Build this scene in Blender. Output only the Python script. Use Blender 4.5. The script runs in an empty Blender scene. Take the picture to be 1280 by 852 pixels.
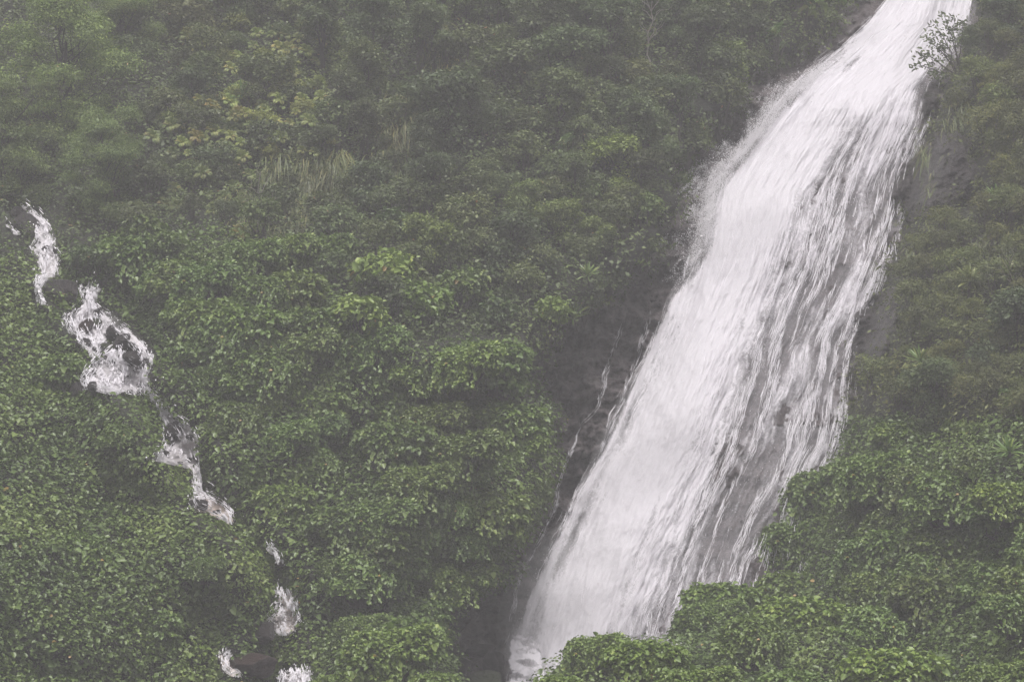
import bpy, math
import numpy as np
from mathutils import Vector
R = math.radians
rng = np.random.default_rng(7)
S = bpy.context.scene
COL = S.collection

# ------------------------------------------------------------------ camera
CAMZ, PITCH, HFOV = 2.0, R(6.7), R(20.0)
W = 2 * math.tan(HFOV / 2)
cd = bpy.data.cameras.new('camera'); cam = bpy.data.objects.new('camera', cd); COL.objects.link(cam)
cam.location = (0, 0, CAMZ); cam.rotation_euler = (R(90) + PITCH, 0, 0)
cd.sensor_width = 36; cd.angle = HFOV; cd.clip_start = 0.5; cd.clip_end = 3000
S.camera = cam
# ------------------------------------------------------------------ light
SUN_EL, SUN_AZ = R(68), R(178)      # high, soft, a little behind the viewer
world = bpy.data.worlds.new('World'); S.world = world; world.use_nodes = True
wn = world.node_tree; wn.nodes.clear()
sky = wn.nodes.new('ShaderNodeTexSky'); sky.sky_type = 'NISHITA'; sky.sun_disc = False
sky.sun_elevation = SUN_EL; sky.sun_rotation = SUN_AZ; sky.dust_density = 4.0; sky.air_density = 1.0
hsv = wn.nodes.new('ShaderNodeHueSaturation'); hsv.inputs['Saturation'].default_value = 0.12
tn = wn.nodes.new('ShaderNodeMix'); tn.data_type = 'RGBA'; tn.blend_type = 'MULTIPLY'
tn.inputs[0].default_value = 1.0; tn.inputs[7].default_value = (1.0, 0.972, 0.985, 1)
bg = wn.nodes.new('ShaderNodeBackground'); bg.inputs['Strength'].default_value = 0.11
wo = wn.nodes.new('ShaderNodeOutputWorld')
wn.links.new(sky.outputs[0], hsv.inputs['Color']); wn.links.new(hsv.outputs[0], tn.inputs[6])
wn.links.new(tn.outputs[2], bg.inputs[0]); wn.links.new(bg.outputs[0], wo.inputs[0])
sl = bpy.data.lights.new('sun', 'SUN'); sl.energy = 1.5; sl.angle = R(14); sl.color = (1, 0.97, 0.95)
sun = bpy.data.objects.new('sun', sl); COL.objects.link(sun)
sd = Vector((math.sin(SUN_AZ) * math.cos(SUN_EL), math.cos(SUN_AZ) * math.cos(SUN_EL), math.sin(SUN_EL)))
sun.rotation_euler = sd.to_track_quat('Z', 'Y').to_euler(); sun.location = (0, -20, 50)
S.view_settings.view_transform = 'Standard'; S.view_settings.look = 'None'
S.view_settings.exposure = 0.92; S.view_settings.gamma = 1.0; S.view_settings.use_curve_mapping = False
S.render.engine = 'CYCLES'
c = S.cycles
c.max_bounces = 6; c.diffuse_bounces = 3; c.glossy_bounces = 2; c.transmission_bounces = 3
c.volume_bounces = 2; c.transparent_max_bounces = 12; c.use_denoising = True
HAZE = 0.00118

# ------------------------------------------------------------------ noise
def _h(ix, iy, s):
    n = (ix.astype(np.int64) * 374761393 + iy.astype(np.int64) * 668265263 + s * 1274126177) & 0xffffffff
    n = ((n ^ (n >> 13)) * 1274126177) & 0xffffffff
    n = n ^ (n >> 16)
    return (n & 0xffffff) / float(0xffffff)
def vnoise(x, y, s=0):
    x0, y0 = np.floor(x), np.floor(y); fx, fy = x - x0, y - y0
    fx = fx * fx * fx * (fx * (fx * 6 - 15) + 10); fy = fy * fy * fy * (fy * (fy * 6 - 15) + 10)
    a, b = _h(x0, y0, s), _h(x0 + 1, y0, s); cc, d = _h(x0, y0 + 1, s), _h(x0 + 1, y0 + 1, s)
    return (a + (b - a) * fx) * (1 - fy) + (cc + (d - cc) * fx) * fy
def fbm(x, y, o=4, s=0, g=0.5):
    x, y = np.asarray(x, float), np.asarray(y, float)
    t = 0; a = 1; n = 0
    for i in range(o):
        t = t + a * vnoise(x + i * 17.3, y - i * 9.1, s + i); n += a; a *= g; x = x * 2.03; y = y * 2.03
    return t / n
def hummock(x, y, s=0):
    """round-topped cells with sharp creases, 0..1"""
    x0, y0 = np.floor(x), np.floor(y); best = np.full(np.shape(x), 9.0)
    for i in (-1, 0, 1):
        for j in (-1, 0, 1):
            cx = x0 + i + 0.15 + 0.7 * _h(x0 + i, y0 + j, s); cy = y0 + j + 0.15 + 0.7 * _h(x0 + i, y0 + j, s + 5)
            rr = 0.65 + 0.5 * _h(x0 + i, y0 + j, s + 9)
            best = np.minimum(best, ((x - cx) ** 2 + (y - cy) ** 2) / rr ** 2)
    return np.sqrt(np.clip(1 - best * 0.85, 0, 1))
def ss(a, b, x):
    t = np.clip((x - a) / (b - a), 0, 1); return t * t * (3 - 2 * t)
def unit(v): return v / (np.linalg.norm(v, axis=-1, keepdims=True) + 1e-9)

# ------------------------------------------------------------------ the lie of the land
# (u, v) run across and up the slope; they are laid out like the rows and columns of a survey grid seen from the lookout
def place(u, v, Y):
    a = (np.asarray(u, float) - 640) / 1280 * W; b = (426 - np.asarray(v, float)) / 1280 * W
    dy = math.cos(PITCH) - b * math.sin(PITCH); dz = math.sin(PITCH) + b * math.cos(PITCH)
    k = Y / dy
    return np.stack([a * k, np.broadcast_to(Y, np.shape(k)) + 0 * k, CAMZ + dz * k], -1)
def unplace(P):
    """the survey row and column a point lies on"""
    dy, dz = P[:, 1], P[:, 2] - CAMZ
    f = dy * math.cos(PITCH) + dz * math.sin(PITCH); b = (dz * math.cos(PITCH) - dy * math.sin(PITCH)) / f; a = P[:, 0] / f
    return a / W * 1280 + 640, 426 - b / W * 1280
def curve(pts):
    p = np.array(pts, float); return lambda v: np.interp(v, p[:, 1], p[:, 0])
uL = curve([(1250, -300), (1165, -100), (1105, 0), (1080, 30), (1042, 60), (992, 98), (958, 130), (930, 165), (896, 205), (872, 240), (860, 300),
            (845, 345), (822, 400), (800, 450), (776, 500), (750, 555), (722, 605), (700, 650), (675, 700), (652, 750), (634, 800), (622, 852), (612, 1000)])
uR = curve([(1330, -300), (1260, -100), (1217, 0), (1212, 30), (1196, 70), (1172, 105), (1160, 150), (1142, 200), (1128, 260), (1112, 320), (1090, 380),
            (1072, 430), (1062, 500), (1050, 560), (1030, 620), (1005, 700), (985, 780), (970, 852), (950, 1000)])
uB_ = curve([(1230, -300), (1140, -100), (1078, 0), (1015, 50), (948, 100), (900, 150), (868, 200), (850, 250), (835, 300), (795, 345), (742, 385),
             (700, 430), (668, 465), (686, 500), (704, 525), (696, 560), (684, 610), (664, 655), (640, 705), (612, 735), (592, 765), (585, 800), (580, 852), (560, 1000)])
def uB(v): return uB_(v) + (fbm(np.asarray(v, float) / 23, 0 * np.asarray(v, float), 3, 3) - .5) * 40
uS = curve([(-60, -300), (-20, 150), (28, 257), (56, 300), (60, 340), (105, 370), (115, 400), (143, 440), (160, 480), (205, 515), (226, 560),
            (247, 600), (275, 640), (335, 690), (356, 760), (345, 800), (335, 850), (345, 1000)])
prof0 = lambda v: np.interp(v, [-300, -150, 0, 92, 128, 300, 500, 852, 1000], [160, 152, 145.5, 141, 138, 132.5, 127, 118.5, 114])
prof = lambda v: sum(prof0(np.asarray(v, float) + d_) for d_ in (-24, -16, -8, 0, 8, 16, 24)) / 7
def fall_depth(u, v):
    """smooth bed of the waterfall"""
    s = (u - uL(v)) / (uR(v) - uL(v))
    y = prof(v) - 1.2 * np.exp(-((s - 0.4) / 0.35) ** 2)
    y = y + 0.9 * (fbm(u / 90, v / 130, 3, 31) - 0.5)
    led = 116 + 60 * (fbm(u / 45, u * 0, 3, 8) - .5)
    y = y - 0.6 * np.exp(-((v - led) / 24) ** 2) * ss(0, .2, s) * ss(1.05, .8, s)
    return y
bank_edge = lambda u: np.interp(u, [0, 625, 665, 700, 750, 850, 890, 960, 1010, 1100, 1280, 1700], [1200, 920, 862, 828, 806, 806, 790, 780, 790, 800, 806, 806])
BUMPS = [(488, 850, 85, 60, 5.0), (262, 345, 85, 70, 1.4), (250, 475, 60, 46, 1.2), (155, 528, 58, 50, 2.6), (345, 430, 80, 60, 1.9), (470, 480, 60, 60, 1.6),
         (580, 452, 88, 30, 3.4), (565, 520, 80, 34, -2.4), (520, 610, 95, 60, 2.0), (625, 610, 60, 50, 1.4), (450, 690, 90, 55, 1.5),
         (255, 690, 70, 50, 1.6), (600, 790, 50, 45, -2.5), (190, 600, 60, 40, 1.6), (330, 560, 70, 40, 1.0), (460, 400, 45, 30, 1.6),
         (150, 375, 40, 50, -2.4), (345, 690, 40, 40, -1.0), (430, 560, 40, 50, -1.2), (620, 690, 50, 40, 1.2), (500, 345, 60, 40, 1.2),
         (1020, 640, 50, 60, -1.6), (1210, 700, 55, 50, -1.8), (1130, 590, 60, 40, 1.6), (1240, 590, 60, 50, 1.4), (1190, 500, 80, 30, .8)]
def hill_depth(u, v):
    u = np.asarray(u, float); v = np.asarray(v, float)
    y = prof(v) + 0.006 * np.clip(640 - u, 0, 900) * ss(500, 0, v)
    dB = uB(v) - u; dR = u - uR(v); ds = u - uS(v)
    y = y - ss(0, 34, dB) * np.interp(v, [0, 250, 430, 700, 852], [.5, 1.0, 2.6, 3.0, 2.0]) - 0.010 * np.clip(dB, 0, 300)
    y = y + 4.5 * ss(4, -26, dB) * ss(6, -12, dR)
    y = y - ss(6, 40, dR) * np.interp(v, [0, 300, 500, 852], [.8, 1.2, 2.0, 3]) - 0.055 * np.clip(dR, 0, 420)
    lw = ss(240, 400, v)
    y = y - lw * 0.020 * np.clip(-ds, 0, 600) - ss(14, 60, -ds) * (0.4 + lw * .5) - ss(14, 90, ds) * 1.2 * ss(260, 330, v) * ss(-10, 40, dB)
    # mounds
    wx = u + 40 * (fbm(u / 70, v / 70, 3, 21) - .5); wy = v + 40 * (fbm(u / 70, v / 70, 3, 22) - .5)
    away_s = ss(26, 8, np.abs(ds)); y = y - (ss(75, 12, np.abs(ds)) * 4.3 + .5 * away_s * (fbm(u / 18, v / 10, 3, 55) - .5)) * ss(240, 300, v)
    away = ss(10, 50, np.abs(ds)) * ss(0, 40, np.maximum(dB, dR))
    m = 2.9 * hummock(wx / 105, wy / 78, 2) + 1.4 * hummock(wx / 44 + 3, wy / 36, 4) + .3 * hummock(wx / 21, wy / 17, 6)
    y = y - away * m * np.interp(v, [0, 250, 350], [.55, .6, 1])
    for (bu, bv, ru, rv, h) in BUMPS:
        y = y - 1.35 * h * np.exp(-(((u - bu) / ru) ** 2 + ((v - bv) / rv) ** 2) ** 1.3) * ss(12, 55, np.abs(ds))
    y = y + 0.7 * (fbm(u / 30, v / 30, 4, 51) - .5)
    bk = prof(v) - 12.5 - 1.5 * hummock(wx / 80, wy / 60, 12) - .6 * hummock(wx / 34, wy / 28, 14) - .03 * np.clip(v - 800, 0, 200)
    e = bank_edge(u); t = ss(e - 6, e + 14, v); y = np.where(t > 0, np.minimum(y, y * (1 - t) + bk * t), y)
    return y
U0, U1, V0, V1, ST = -420, 1700, -230, 980, 4
gu = np.arange(U0, U1 + 1, ST); gv = np.arange(V0, V1 + 1, ST)
GU, GV = np.meshgrid(gu, gv)
HY = hill_depth(GU, GV)
def bil(G, u, v):
    x = np.clip((np.asarray(u, float) - U0) / ST, 0, len(gu) - 1.001); y = np.clip((np.asarray(v, float) - V0) / ST, 0, len(gv) - 1.001)
    i, j = x.astype(int), y.astype(int); fx, fy = x - i, y - j
    return (G[j, i] * (1 - fx) + G[j, i + 1] * fx) * (1 - fy) + (G[j + 1, i] * (1 - fx) + G[j + 1, i + 1] * fx) * fy
HP = place(GU, GV, HY)
du = np.gradient(HP, axis=1); dv = np.gradient(HP, axis=0)
HN = unit(np.cross(dv, du)); HN *= np.sign(-HN[..., 1:2] + 1e-6)
def surf(u, v):
    """point and outward normal of the hillside"""
    return place(u, v, bil(HY, u, v)), unit(np.stack([bil(HN[..., k], u, v) for k in range(3)], -1))

# ------------------------------------------------------------------ mesh helpers
def mesh(name, V, F=None, quads=None, att=None, mat=None, smooth=False, polys=None, uv=None):
    """V (n,3); quads (m,k) array of vertex indices"""
    me = bpy.data.meshes.new(name)
    V = np.ascontiguousarray(V, dtype=np.float32); me.vertices.add(len(V)); me.vertices.foreach_set('co', V.ravel())
    Q = [q for q in ([quads] if quads is not None else []) + (polys or []) if len(q)]
    nl = sum(q.size for q in Q); npoly = sum(len(q) for q in Q)
    me.loops.add(nl); me.polygons.add(npoly)
    me.loops.foreach_set('vertex_index', np.concatenate([q.ravel() for q in Q]).astype(np.int32))
    tot = np.concatenate([np.full(len(q), q.shape[1]) for q in Q]).astype(np.int32)
    me.polygons.foreach_set('loop_start', np.concatenate([[0], np.cumsum(tot)[:-1]]).astype(np.int32))
    if smooth: me.polygons.foreach_set('use_smooth', np.ones(npoly, bool))
    me.update(calc_edges=True)
    for k, a in (att or {}).items():
        at = me.attributes.new(k, 'FLOAT', 'POINT'); at.data.foreach_set('value', np.asarray(a, np.float32))
    if uv is not None:
        at = me.attributes.new('flow', 'FLOAT_VECTOR', 'POINT'); at.data.foreach_set('vector', np.asarray(uv, np.float32).ravel())
    if mat: me.materials.append(mat)
    return me
def link(name, me, parent=None, label=None, cat=None, group=None, kind=None, color=None):
    o = bpy.data.objects.new(name, me); COL.objects.link(o)
    if parent: o.parent = parent
    if label: o['label'] = label
    if cat: o['category'] = cat
    if group: o['group'] = group
    if kind: o['kind'] = kind
    if color: o.color = (*color, 1)
    return o
def gridmesh(name, P, mat, smooth=True, att=None, uv=None):
    h, w = P.shape[:2]; idx = np.arange(h * w).reshape(h, w)
    q = np.stack([idx[:-1, :-1], idx[1:, :-1], idx[1:, 1:], idx[:-1, 1:]], -1).reshape(-1, 4)
    return mesh(name, P.reshape(-1, 3), quads=q, mat=mat, smooth=smooth,
                att={k: a.ravel() for k, a in (att or {}).items()}, uv=None if uv is None else uv.reshape(-1, 3))
class Bag:
    """collects leaves and blades into one mesh"""
    def __init__(s): s.V = []; s.T = []; s.Q4 = []; s.Q3 = []; s.n = 0
    def add(s, V, T, Q):
        s.V.append(V.reshape(-1, 3)); s.T.append(np.asarray(T).ravel()); s.Q4.append(Q + s.n); s.n += s.V[-1].shape[0]
    def leaves(s, P, N, D, size, tint, width=.8, fold=.18, shape=6):
        """P base, N normal, D direction of the tip"""
        n = len(P); N = unit(N); D = unit(D - N * np.sum(D * N, -1, keepdims=True)); X = np.cross(D, N)
        size = np.broadcast_to(size, (n,))[:, None]
        if shape == 6:
            loc = [(0, 0, 0), (-.5, .22, fold), (-.36, .68, fold * .8), (0, 1, -.12), (.36, .68, fold * .8), (.5, .22, fold)]
            Q = np.array([[0, 3, 2, 1], [0, 5, 4, 3]])
        else:
            loc = [(0, 0, 0), (-.5, .45, 0), (0, 1, 0), (.5, .45, 0)]; Q = np.array([[0, 3, 2, 1]])
        V = np.stack([P + size * (X * (a * width) + D * b + N * cc) for a, b, cc in loc], 1)
        k = len(loc); q = (np.arange(n)[:, None, None] * k + Q[None]).reshape(-1, 4)
        s.add(V, np.repeat(tint, k), q)
    def blades(s, P, D, L, droop, wid, tint, seg=4, side=None):
        """tapering arching strips"""
        n = len(P); D = unit(D); X = unit(np.cross(D, np.array([0, 0, 1.0]) + rng.normal(0, .25, (n, 3)))) if side is None else side
        L = np.broadcast_to(L, (n,)); wid = np.broadcast_to(wid, (n,)); droop = np.broadcast_to(droop, (n,))
        rows = []
        for i in range(seg + 1):
            t = i / seg
            c_ = P + D * (L * t)[:, None] + np.array([0, 0, -1.0]) * (droop * L * t * t)[:, None]
            w_ = (wid * (0.35 + 1.3 * t * (1 - t) * 2) * (1 if i < seg else .1))[:, None] * .5
            rows += [c_ - X * w_, c_ + X * w_]
        V = np.stack(rows, 1); k = 2 * (seg + 1)
        Q = np.array([[2 * i, 2 * i + 1, 2 * i + 3, 2 * i + 2] for i in range(seg)])
        s.add(V, np.repeat(tint, k), (np.arange(n)[:, None, None] * k + Q[None]).reshape(-1, 4))
    def build(s, name, mat): return mesh(name, np.concatenate(s.V), quads=np.concatenate(s.Q4), att={'tint': np.concatenate(s.T)}, mat=mat)
def tubes(name, lines, mat, sides=6):
    """lines: list of (points, radii)"""
    V = []; Q = []; n = 0
    for pts, rad in lines:
        pts = np.asarray(pts, float); t = unit(np.gradient(pts, axis=0))
        a = unit(np.cross(t, np.array([.31, .92, .2]))); b = np.cross(t, a)
        ang = np.linspace(0, 2 * np.pi, sides, endpoint=False)
        ring = pts[:, None] + np.asarray(rad)[:, None, None] * (a[:, None] * np.cos(ang)[None, :, None] + b[:, None] * np.sin(ang)[None, :, None])
        V.append(ring.reshape(-1, 3)); m = len(pts)
        for i in range(m - 1):
            for j in range(sides):
                Q.append((n + i * sides + j, n + i * sides + (j + 1) % sides, n + (i + 1) * sides + (j + 1) % sides, n + (i + 1) * sides + j))
        n += m * sides
    return mesh(name, np.concatenate(V), quads=np.array(Q), mat=mat, smooth=True)
def wander(a, b, n=6, j=.06, sag=0):
    a, b = np.asarray(a, float), np.asarray(b, float); t = np.linspace(0, 1, n)[:, None]
    p = a + (b - a) * t; L = np.linalg.norm(b - a)
    off = rng.normal(0, j * L, (n, 3)); off[0] = 0; off[-1] *= .3
    p = p + off * np.sin(np.pi * np.clip(t, .05, 1)) ** .5; p[:, 2:] += sag * L * t * (1 - t) * 4
    return p

# ------------------------------------------------------------------ materials
def newmat(name):
    m = bpy.data.materials.new(name); m.use_nodes = True; nt = m.node_tree; nt.nodes.clear()
    o = nt.nodes.new('ShaderNodeOutputMaterial'); return m, nt, o
def node(nt, t, **kw):
    n = nt.nodes.new(t)
    for k, v in kw.items():
        if k.startswith('i_'): n.inputs[int(k[2:])].default_value = v
        else: setattr(n, k, v)
    return n
def math_(nt, op, a, b=None, c_=None, clamp=False):
    n = nt.nodes.new('ShaderNodeMath'); n.operation = op; n.use_clamp = clamp
    for i, x in enumerate((a, b, c_)):
        if x is None: continue
        if isinstance(x, (int, float)): n.inputs[i].default_value = x
        else: nt.links.new(x, n.inputs[i])
    return n.outputs[0]
def ramp(nt, fac, stops):
    r = nt.nodes.new('ShaderNodeValToRGB'); e = r.color_ramp.elements
    while len(e) < len(stops): e.new(.5)
    for el, (p, col) in zip(e, stops): el.position = p; el.color = (*col, 1)
    nt.links.new(fac, r.inputs[0]); return r.outputs[0]
def leafmat(name, stops, rough=.5, trans=.25):
    m, nt, o = newmat(name)
    at = node(nt, 'ShaderNodeAttribute', attribute_name='tint'); colr = ramp(nt, at.outputs['Fac'], stops)
    oi = node(nt, 'ShaderNodeObjectInfo')
    mx = node(nt, 'ShaderNodeMix', data_type='RGBA', blend_type='MULTIPLY'); mx.inputs[0].default_value = 1
    nt.links.new(colr, mx.inputs[6]); nt.links.new(oi.outputs['Color'], mx.inputs[7])
    p = node(nt, 'ShaderNodeBsdfPrincipled'); p.inputs['Roughness'].default_value = rough; p.inputs['Specular IOR Level'].default_value = .5
    t = node(nt, 'ShaderNodeBsdfTranslucent'); ms = node(nt, 'ShaderNodeMixShader'); ms.inputs[0].default_value = trans
    nt.links.new(mx.outputs[2], p.inputs['Base Color']); nt.links.new(mx.outputs[2], t.inputs['Color'])
    nt.links.new(p.outputs[0], ms.inputs[1]); nt.links.new(t.outputs[0], ms.inputs[2]); nt.links.new(ms.outputs[0], o.inputs[0])
    return m
M = {}
M['vine'] = leafmat('vine_leaf', [(0, (.050, .080, .022)), (.35, (.092, .143, .034)), (.7, (.145, .204, .048)), (.96, (.215, .265, .075)), (1, (.30, .20, .06))], .42)
M['wood'] = leafmat('shrub_leaf', [(0, (.045, .066, .022)), (.4, (.088, .122, .036)), (.75, (.138, .180, .050)), (.97, (.200, .230, .070)), (1, (.28, .16, .07))], .55)
M['olive'] = leafmat('bank_leaf', [(0, (.050, .064, .020)), (.5, (.108, .130, .034)), (.85, (.180, .195, .050)), (1, (.24, .18, .06))], .6)
M['grass'] = leafmat('grass_blade', [(0, (.05, .075, .025)), (.5, (.11, .14, .045)), (1, (.26, .24, .10))], .5)
M['spike'] = leafmat('spiky_leaf', [(0, (.05, .09, .03)), (.6, (.11, .17, .05)), (.9, (.19, .22, .07)), (1, (.34, .24, .07))], .45)
M['fern'] = leafmat('fern_leaf', [(0, (.09, .13, .04)), (.5, (.17, .22, .065)), (.8, (.28, .30, .11)), (1, (.36, .20, .08))], .5)
def rockmat(name, ca, cb, moss=0.3, scale=.5, rough=.55, mosscol=(.05, .065, .025)):
    m, nt, o = newmat(name)
    tc = node(nt, 'ShaderNodeTexCoord'); mp = node(nt, 'ShaderNodeMapping'); nt.links.new(tc.outputs['Object'], mp.inputs[0])
    n1 = node(nt, 'ShaderNodeTexNoise'); n1.inputs['Scale'].default_value = scale; n1.inputs['Detail'].default_value = 9; n1.inputs['Roughness'].default_value = .65
    n2 = node(nt, 'ShaderNodeTexNoise'); n2.inputs['Scale'].default_value = scale * .45; n2.inputs['Detail'].default_value = 6
    n3 = node(nt, 'ShaderNodeTexNoise'); n3.inputs['Scale'].default_value = scale * 9; n3.inputs['Detail'].default_value = 8; n3.inputs['Roughness'].default_value = .7
    for n in (n1, n2, n3): nt.links.new(mp.outputs[0], n.inputs[0])
    cr = ramp(nt, n1.outputs[0], [(.3, ca), (.7, cb)])
    mf = math_(nt, 'MULTIPLY', math_(nt, 'SUBTRACT', n2.outputs[0], 1 - .25 - moss * .5), 8, clamp=True)
    mx = node(nt, 'ShaderNodeMix', data_type='RGBA'); nt.links.new(mf, mx.inputs[0]); nt.links.new(cr, mx.inputs[6]); mx.inputs[7].default_value = (*mosscol, 1)
    p = node(nt, 'ShaderNodeBsdfPrincipled'); p.inputs['Roughness'].default_value = rough
    nt.links.new(mx.outputs[2], p.inputs['Base Color'])
    bp = node(nt, 'ShaderNodeBump'); bp.inputs['Strength'].default_value = 1.0; bp.inputs['Distance'].default_value = .45
    nt.links.new(n3.outputs[0], bp.inputs['Height']); nt.links.new(bp.outputs[0], p.inputs['Normal']); nt.links.new(p.outputs[0], o.inputs[0])
    return m
M['cliff'] = rockmat('wet_basalt', (.018, .014, .014), (.29, .245, .25), .2, 1.3, .45)
M['boulder'] = rockmat('wet_boulder', (.012, .010, .010), (.085, .070, .070), .2, 1.8, .4)
M['brownrock'] = rockmat('brown_boulder', (.03, .018, .015), (.075, .042, .034), .1, 1.5, .45)
M['mossrock'] = rockmat('mossy_boulder', (.04, .036, .03), (.07, .065, .045), .75, 1.3, .8)
M['soil'] = rockmat('dark_leaf_litter', (.014, .016, .010), (.035, .038, .02), .4, .6, .9, (.022, .030, .012))
M['bark'] = rockmat('bark', (.06, .05, .045), (.13, .11, .10), .2, 3, .85)
M['palebark'] = rockmat('pale_bark', (.22, .19, .17), (.34, .31, .28), .05, 3, .8)
M['darkbark'] = rockmat('dark_bark', (.025, .02, .018), (.06, .05, .045), .1, 3, .85)

def watermat(name, sx, sy, seed, lo, hi, col=(.68, .657, .69), mud=(.62, .50, .42), soft=.17):
    """streaky falling water: the flow attribute runs across (m) and along (m) the current"""
    m, nt, o = newmat(name)
    fl = node(nt, 'ShaderNodeAttribute', attribute_name='flow'); dn = node(nt, 'ShaderNodeAttribute', attribute_name='cover')
    md = node(nt, 'ShaderNodeAttribute', attribute_name='mud')
    mp0 = node(nt, 'ShaderNodeMapping'); mp0.inputs['Scale'].default_value = (1.0, .55, 1); mp0.inputs['Location'].default_value = (seed, seed * 2, 0)
    nt.links.new(fl.outputs['Vector'], mp0.inputs[0])
    w = node(nt, 'ShaderNodeTexNoise'); w.inputs['Scale'].default_value = 1; w.inputs['Detail'].default_value = 4; nt.links.new(mp0.outputs[0], w.inputs[0])
    ws = node(nt, 'ShaderNodeVectorMath', operation='SCALE'); ws.inputs['Scale'].default_value = .75; nt.links.new(w.outputs['Color'], ws.inputs[0])
    ad = node(nt, 'ShaderNodeVectorMath', operation='ADD'); nt.links.new(fl.outputs['Vector'], ad.inputs[0]); nt.links.new(ws.outputs[0], ad.inputs[1])
    def nz(ax, ay, det, rg, off, dist=0):
        mp = node(nt, 'ShaderNodeMapping'); mp.inputs['Scale'].default_value = (ax, ay, 1); mp.inputs['Location'].default_value = (off + seed, off * 1.7, seed)
        nt.links.new(ad.outputs[0], mp.inputs[0]); n = node(nt, 'ShaderNodeTexNoise'); n.inputs['Scale'].default_value = 1
        n.inputs['Detail'].default_value = det; n.inputs['Roughness'].default_value = rg; n.inputs['Distortion'].default_value = dist
        nt.links.new(mp.outputs[0], n.inputs[0]); return n.outputs[0]
    a = nz(sx * .9, sy * .11, 3, .5, 1.1); b = nz(sx * 3.2, sy * .42, 5, .6, 5.3, .4); g = nz(sx * 4.5, sy * 2.6, 7, .80, 9.7, .7)
    val = math_(nt, 'ADD', math_(nt, 'MULTIPLY', a, .28), math_(nt, 'ADD', math_(nt, 'MULTIPLY', b, .25), math_(nt, 'MULTIPLY', g, .47)))
    x = math_(nt, 'ADD', val, math_(nt, 'SUBTRACT', dn.outputs['Fac'], 1.0))
    al = node(nt, 'ShaderNodeMapRange', interpolation_type='SMOOTHERSTEP'); nt.links.new(x, al.inputs[0])
    al.inputs[1].default_value = -soft * .5; al.inputs[2].default_value = soft; al.inputs[3].default_value = lo; al.inputs[4].default_value = hi
    al2 = math_(nt, 'MULTIPLY', al.outputs[0], math_(nt, 'MULTIPLY', dn.outputs['Fac'], 6, clamp=True), clamp=True)
    mx = node(nt, 'ShaderNodeMix', data_type='RGBA'); nt.links.new(md.outputs['Fac'], mx.inputs[0]); mx.inputs[6].default_value = (*col, 1); mx.inputs[7].default_value = (*mud, 1)
    d = node(nt, 'ShaderNodeBsdfPrincipled'); d.inputs['Roughness'].default_value = .6; nt.links.new(mx.outputs[2], d.inputs['Base Color'])
    bp = node(nt, 'ShaderNodeBump'); bp.inputs['Strength'].default_value = .2; bp.inputs['Distance'].default_value = .06
    nt.links.new(val, bp.inputs['Height']); nt.links.new(bp.outputs[0], d.inputs['Normal'])
    t = node(nt, 'ShaderNodeBsdfTranslucent'); nt.links.new(mx.outputs[2], t.inputs[0])
    m1 = node(nt, 'ShaderNodeMixShader'); m1.inputs[0].default_value = .3; nt.links.new(d.outputs[0], m1.inputs[1]); nt.links.new(t.outputs[0], m1.inputs[2])
    tr = node(nt, 'ShaderNodeBsdfTransparent'); m2 = node(nt, 'ShaderNodeMixShader')
    nt.links.new(al2, m2.inputs[0]); nt.links.new(tr.outputs[0], m2.inputs[1]); nt.links.new(m1.outputs[0], m2.inputs[2]); nt.links.new(m2.outputs[0], o.inputs[0])
    return m
M['fall_a'] = watermat('falling_water_veil', 2.0, 2.0, 3.1, .20, .88, soft=.24)
M['fall_b'] = watermat('falling_water_strands', 1.7, 1.5, 11.7, 0, .9, soft=.17)
M['rivulet'] = watermat('thin_rivulet', 3, 1.5, 31.3, .12, .75, soft=.35)
M['stream'] = watermat('stream_foam', 2.6, 4.5, 21.3, .10, .95)
m, nt, o = newmat('spray_drops'); d = node(nt, 'ShaderNodeBsdfPrincipled'); d.inputs['Base Color'].default_value = (.82, .80, .82, 1); d.inputs['Roughness'].default_value = .4
nt.links.new(d.outputs[0], o.inputs[0]); M['drop'] = m

# ------------------------------------------------------------------ ground, hillside, rock face
gm = mesh('ground', np.array([[-128, -38, 0], [128, -38, 0], [128, 186, 0], [-128, 186, 0]], float), quads=np.array([[0, 1, 2, 3]]), mat=M['soil'])
link('ground', gm, kind='structure')
link('hillside', gridmesh('hillside', HP, M['soil']), kind='structure')
cu = np.arange(540, 1320, 2.2); cv = np.arange(-200, 920, 2.2); CU, CV = np.meshgrid(cu, cv)
def rock_rel(u, v):
    x, y = u + .35 * v, v
    r1 = fbm(x / 55, y / 40, 5, 61) - .5; r2 = np.abs(fbm(x / 16, y / 26, 4, 62) - .5); r3 = fbm(x / 7, y / 5, 3, 63) - .5
    bed = np.abs(((y + 30 * fbm(x / 60, y / 60, 2, 64)) / 34) % 1 - .5)
    return 2.2 * r1 - 1.8 * r2 + .75 * r3 - .9 * bed
def cliff_depth(u, v):
    s = (u - uL(v)) / (uR(v) - uL(v)); inw = ss(-.03, .08, s) * ss(1.03, .93, s)
    y = fall_depth(u, v) + 0.35 - 1.3 * ss(0, 80, uL(v) - u) * ss(300, 420, v) + rock_rel(u, v) * (1.5 - .95 * inw)
    return y + 2.5 * ss(30, 90, uB_(v) - u) + 2.5 * ss(70, 130, u - uR(v))
link('cliff', gridmesh('cliff', place(CU, CV, cliff_depth(CU, CV)), M['cliff'], smooth=False), kind='structure')

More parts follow.
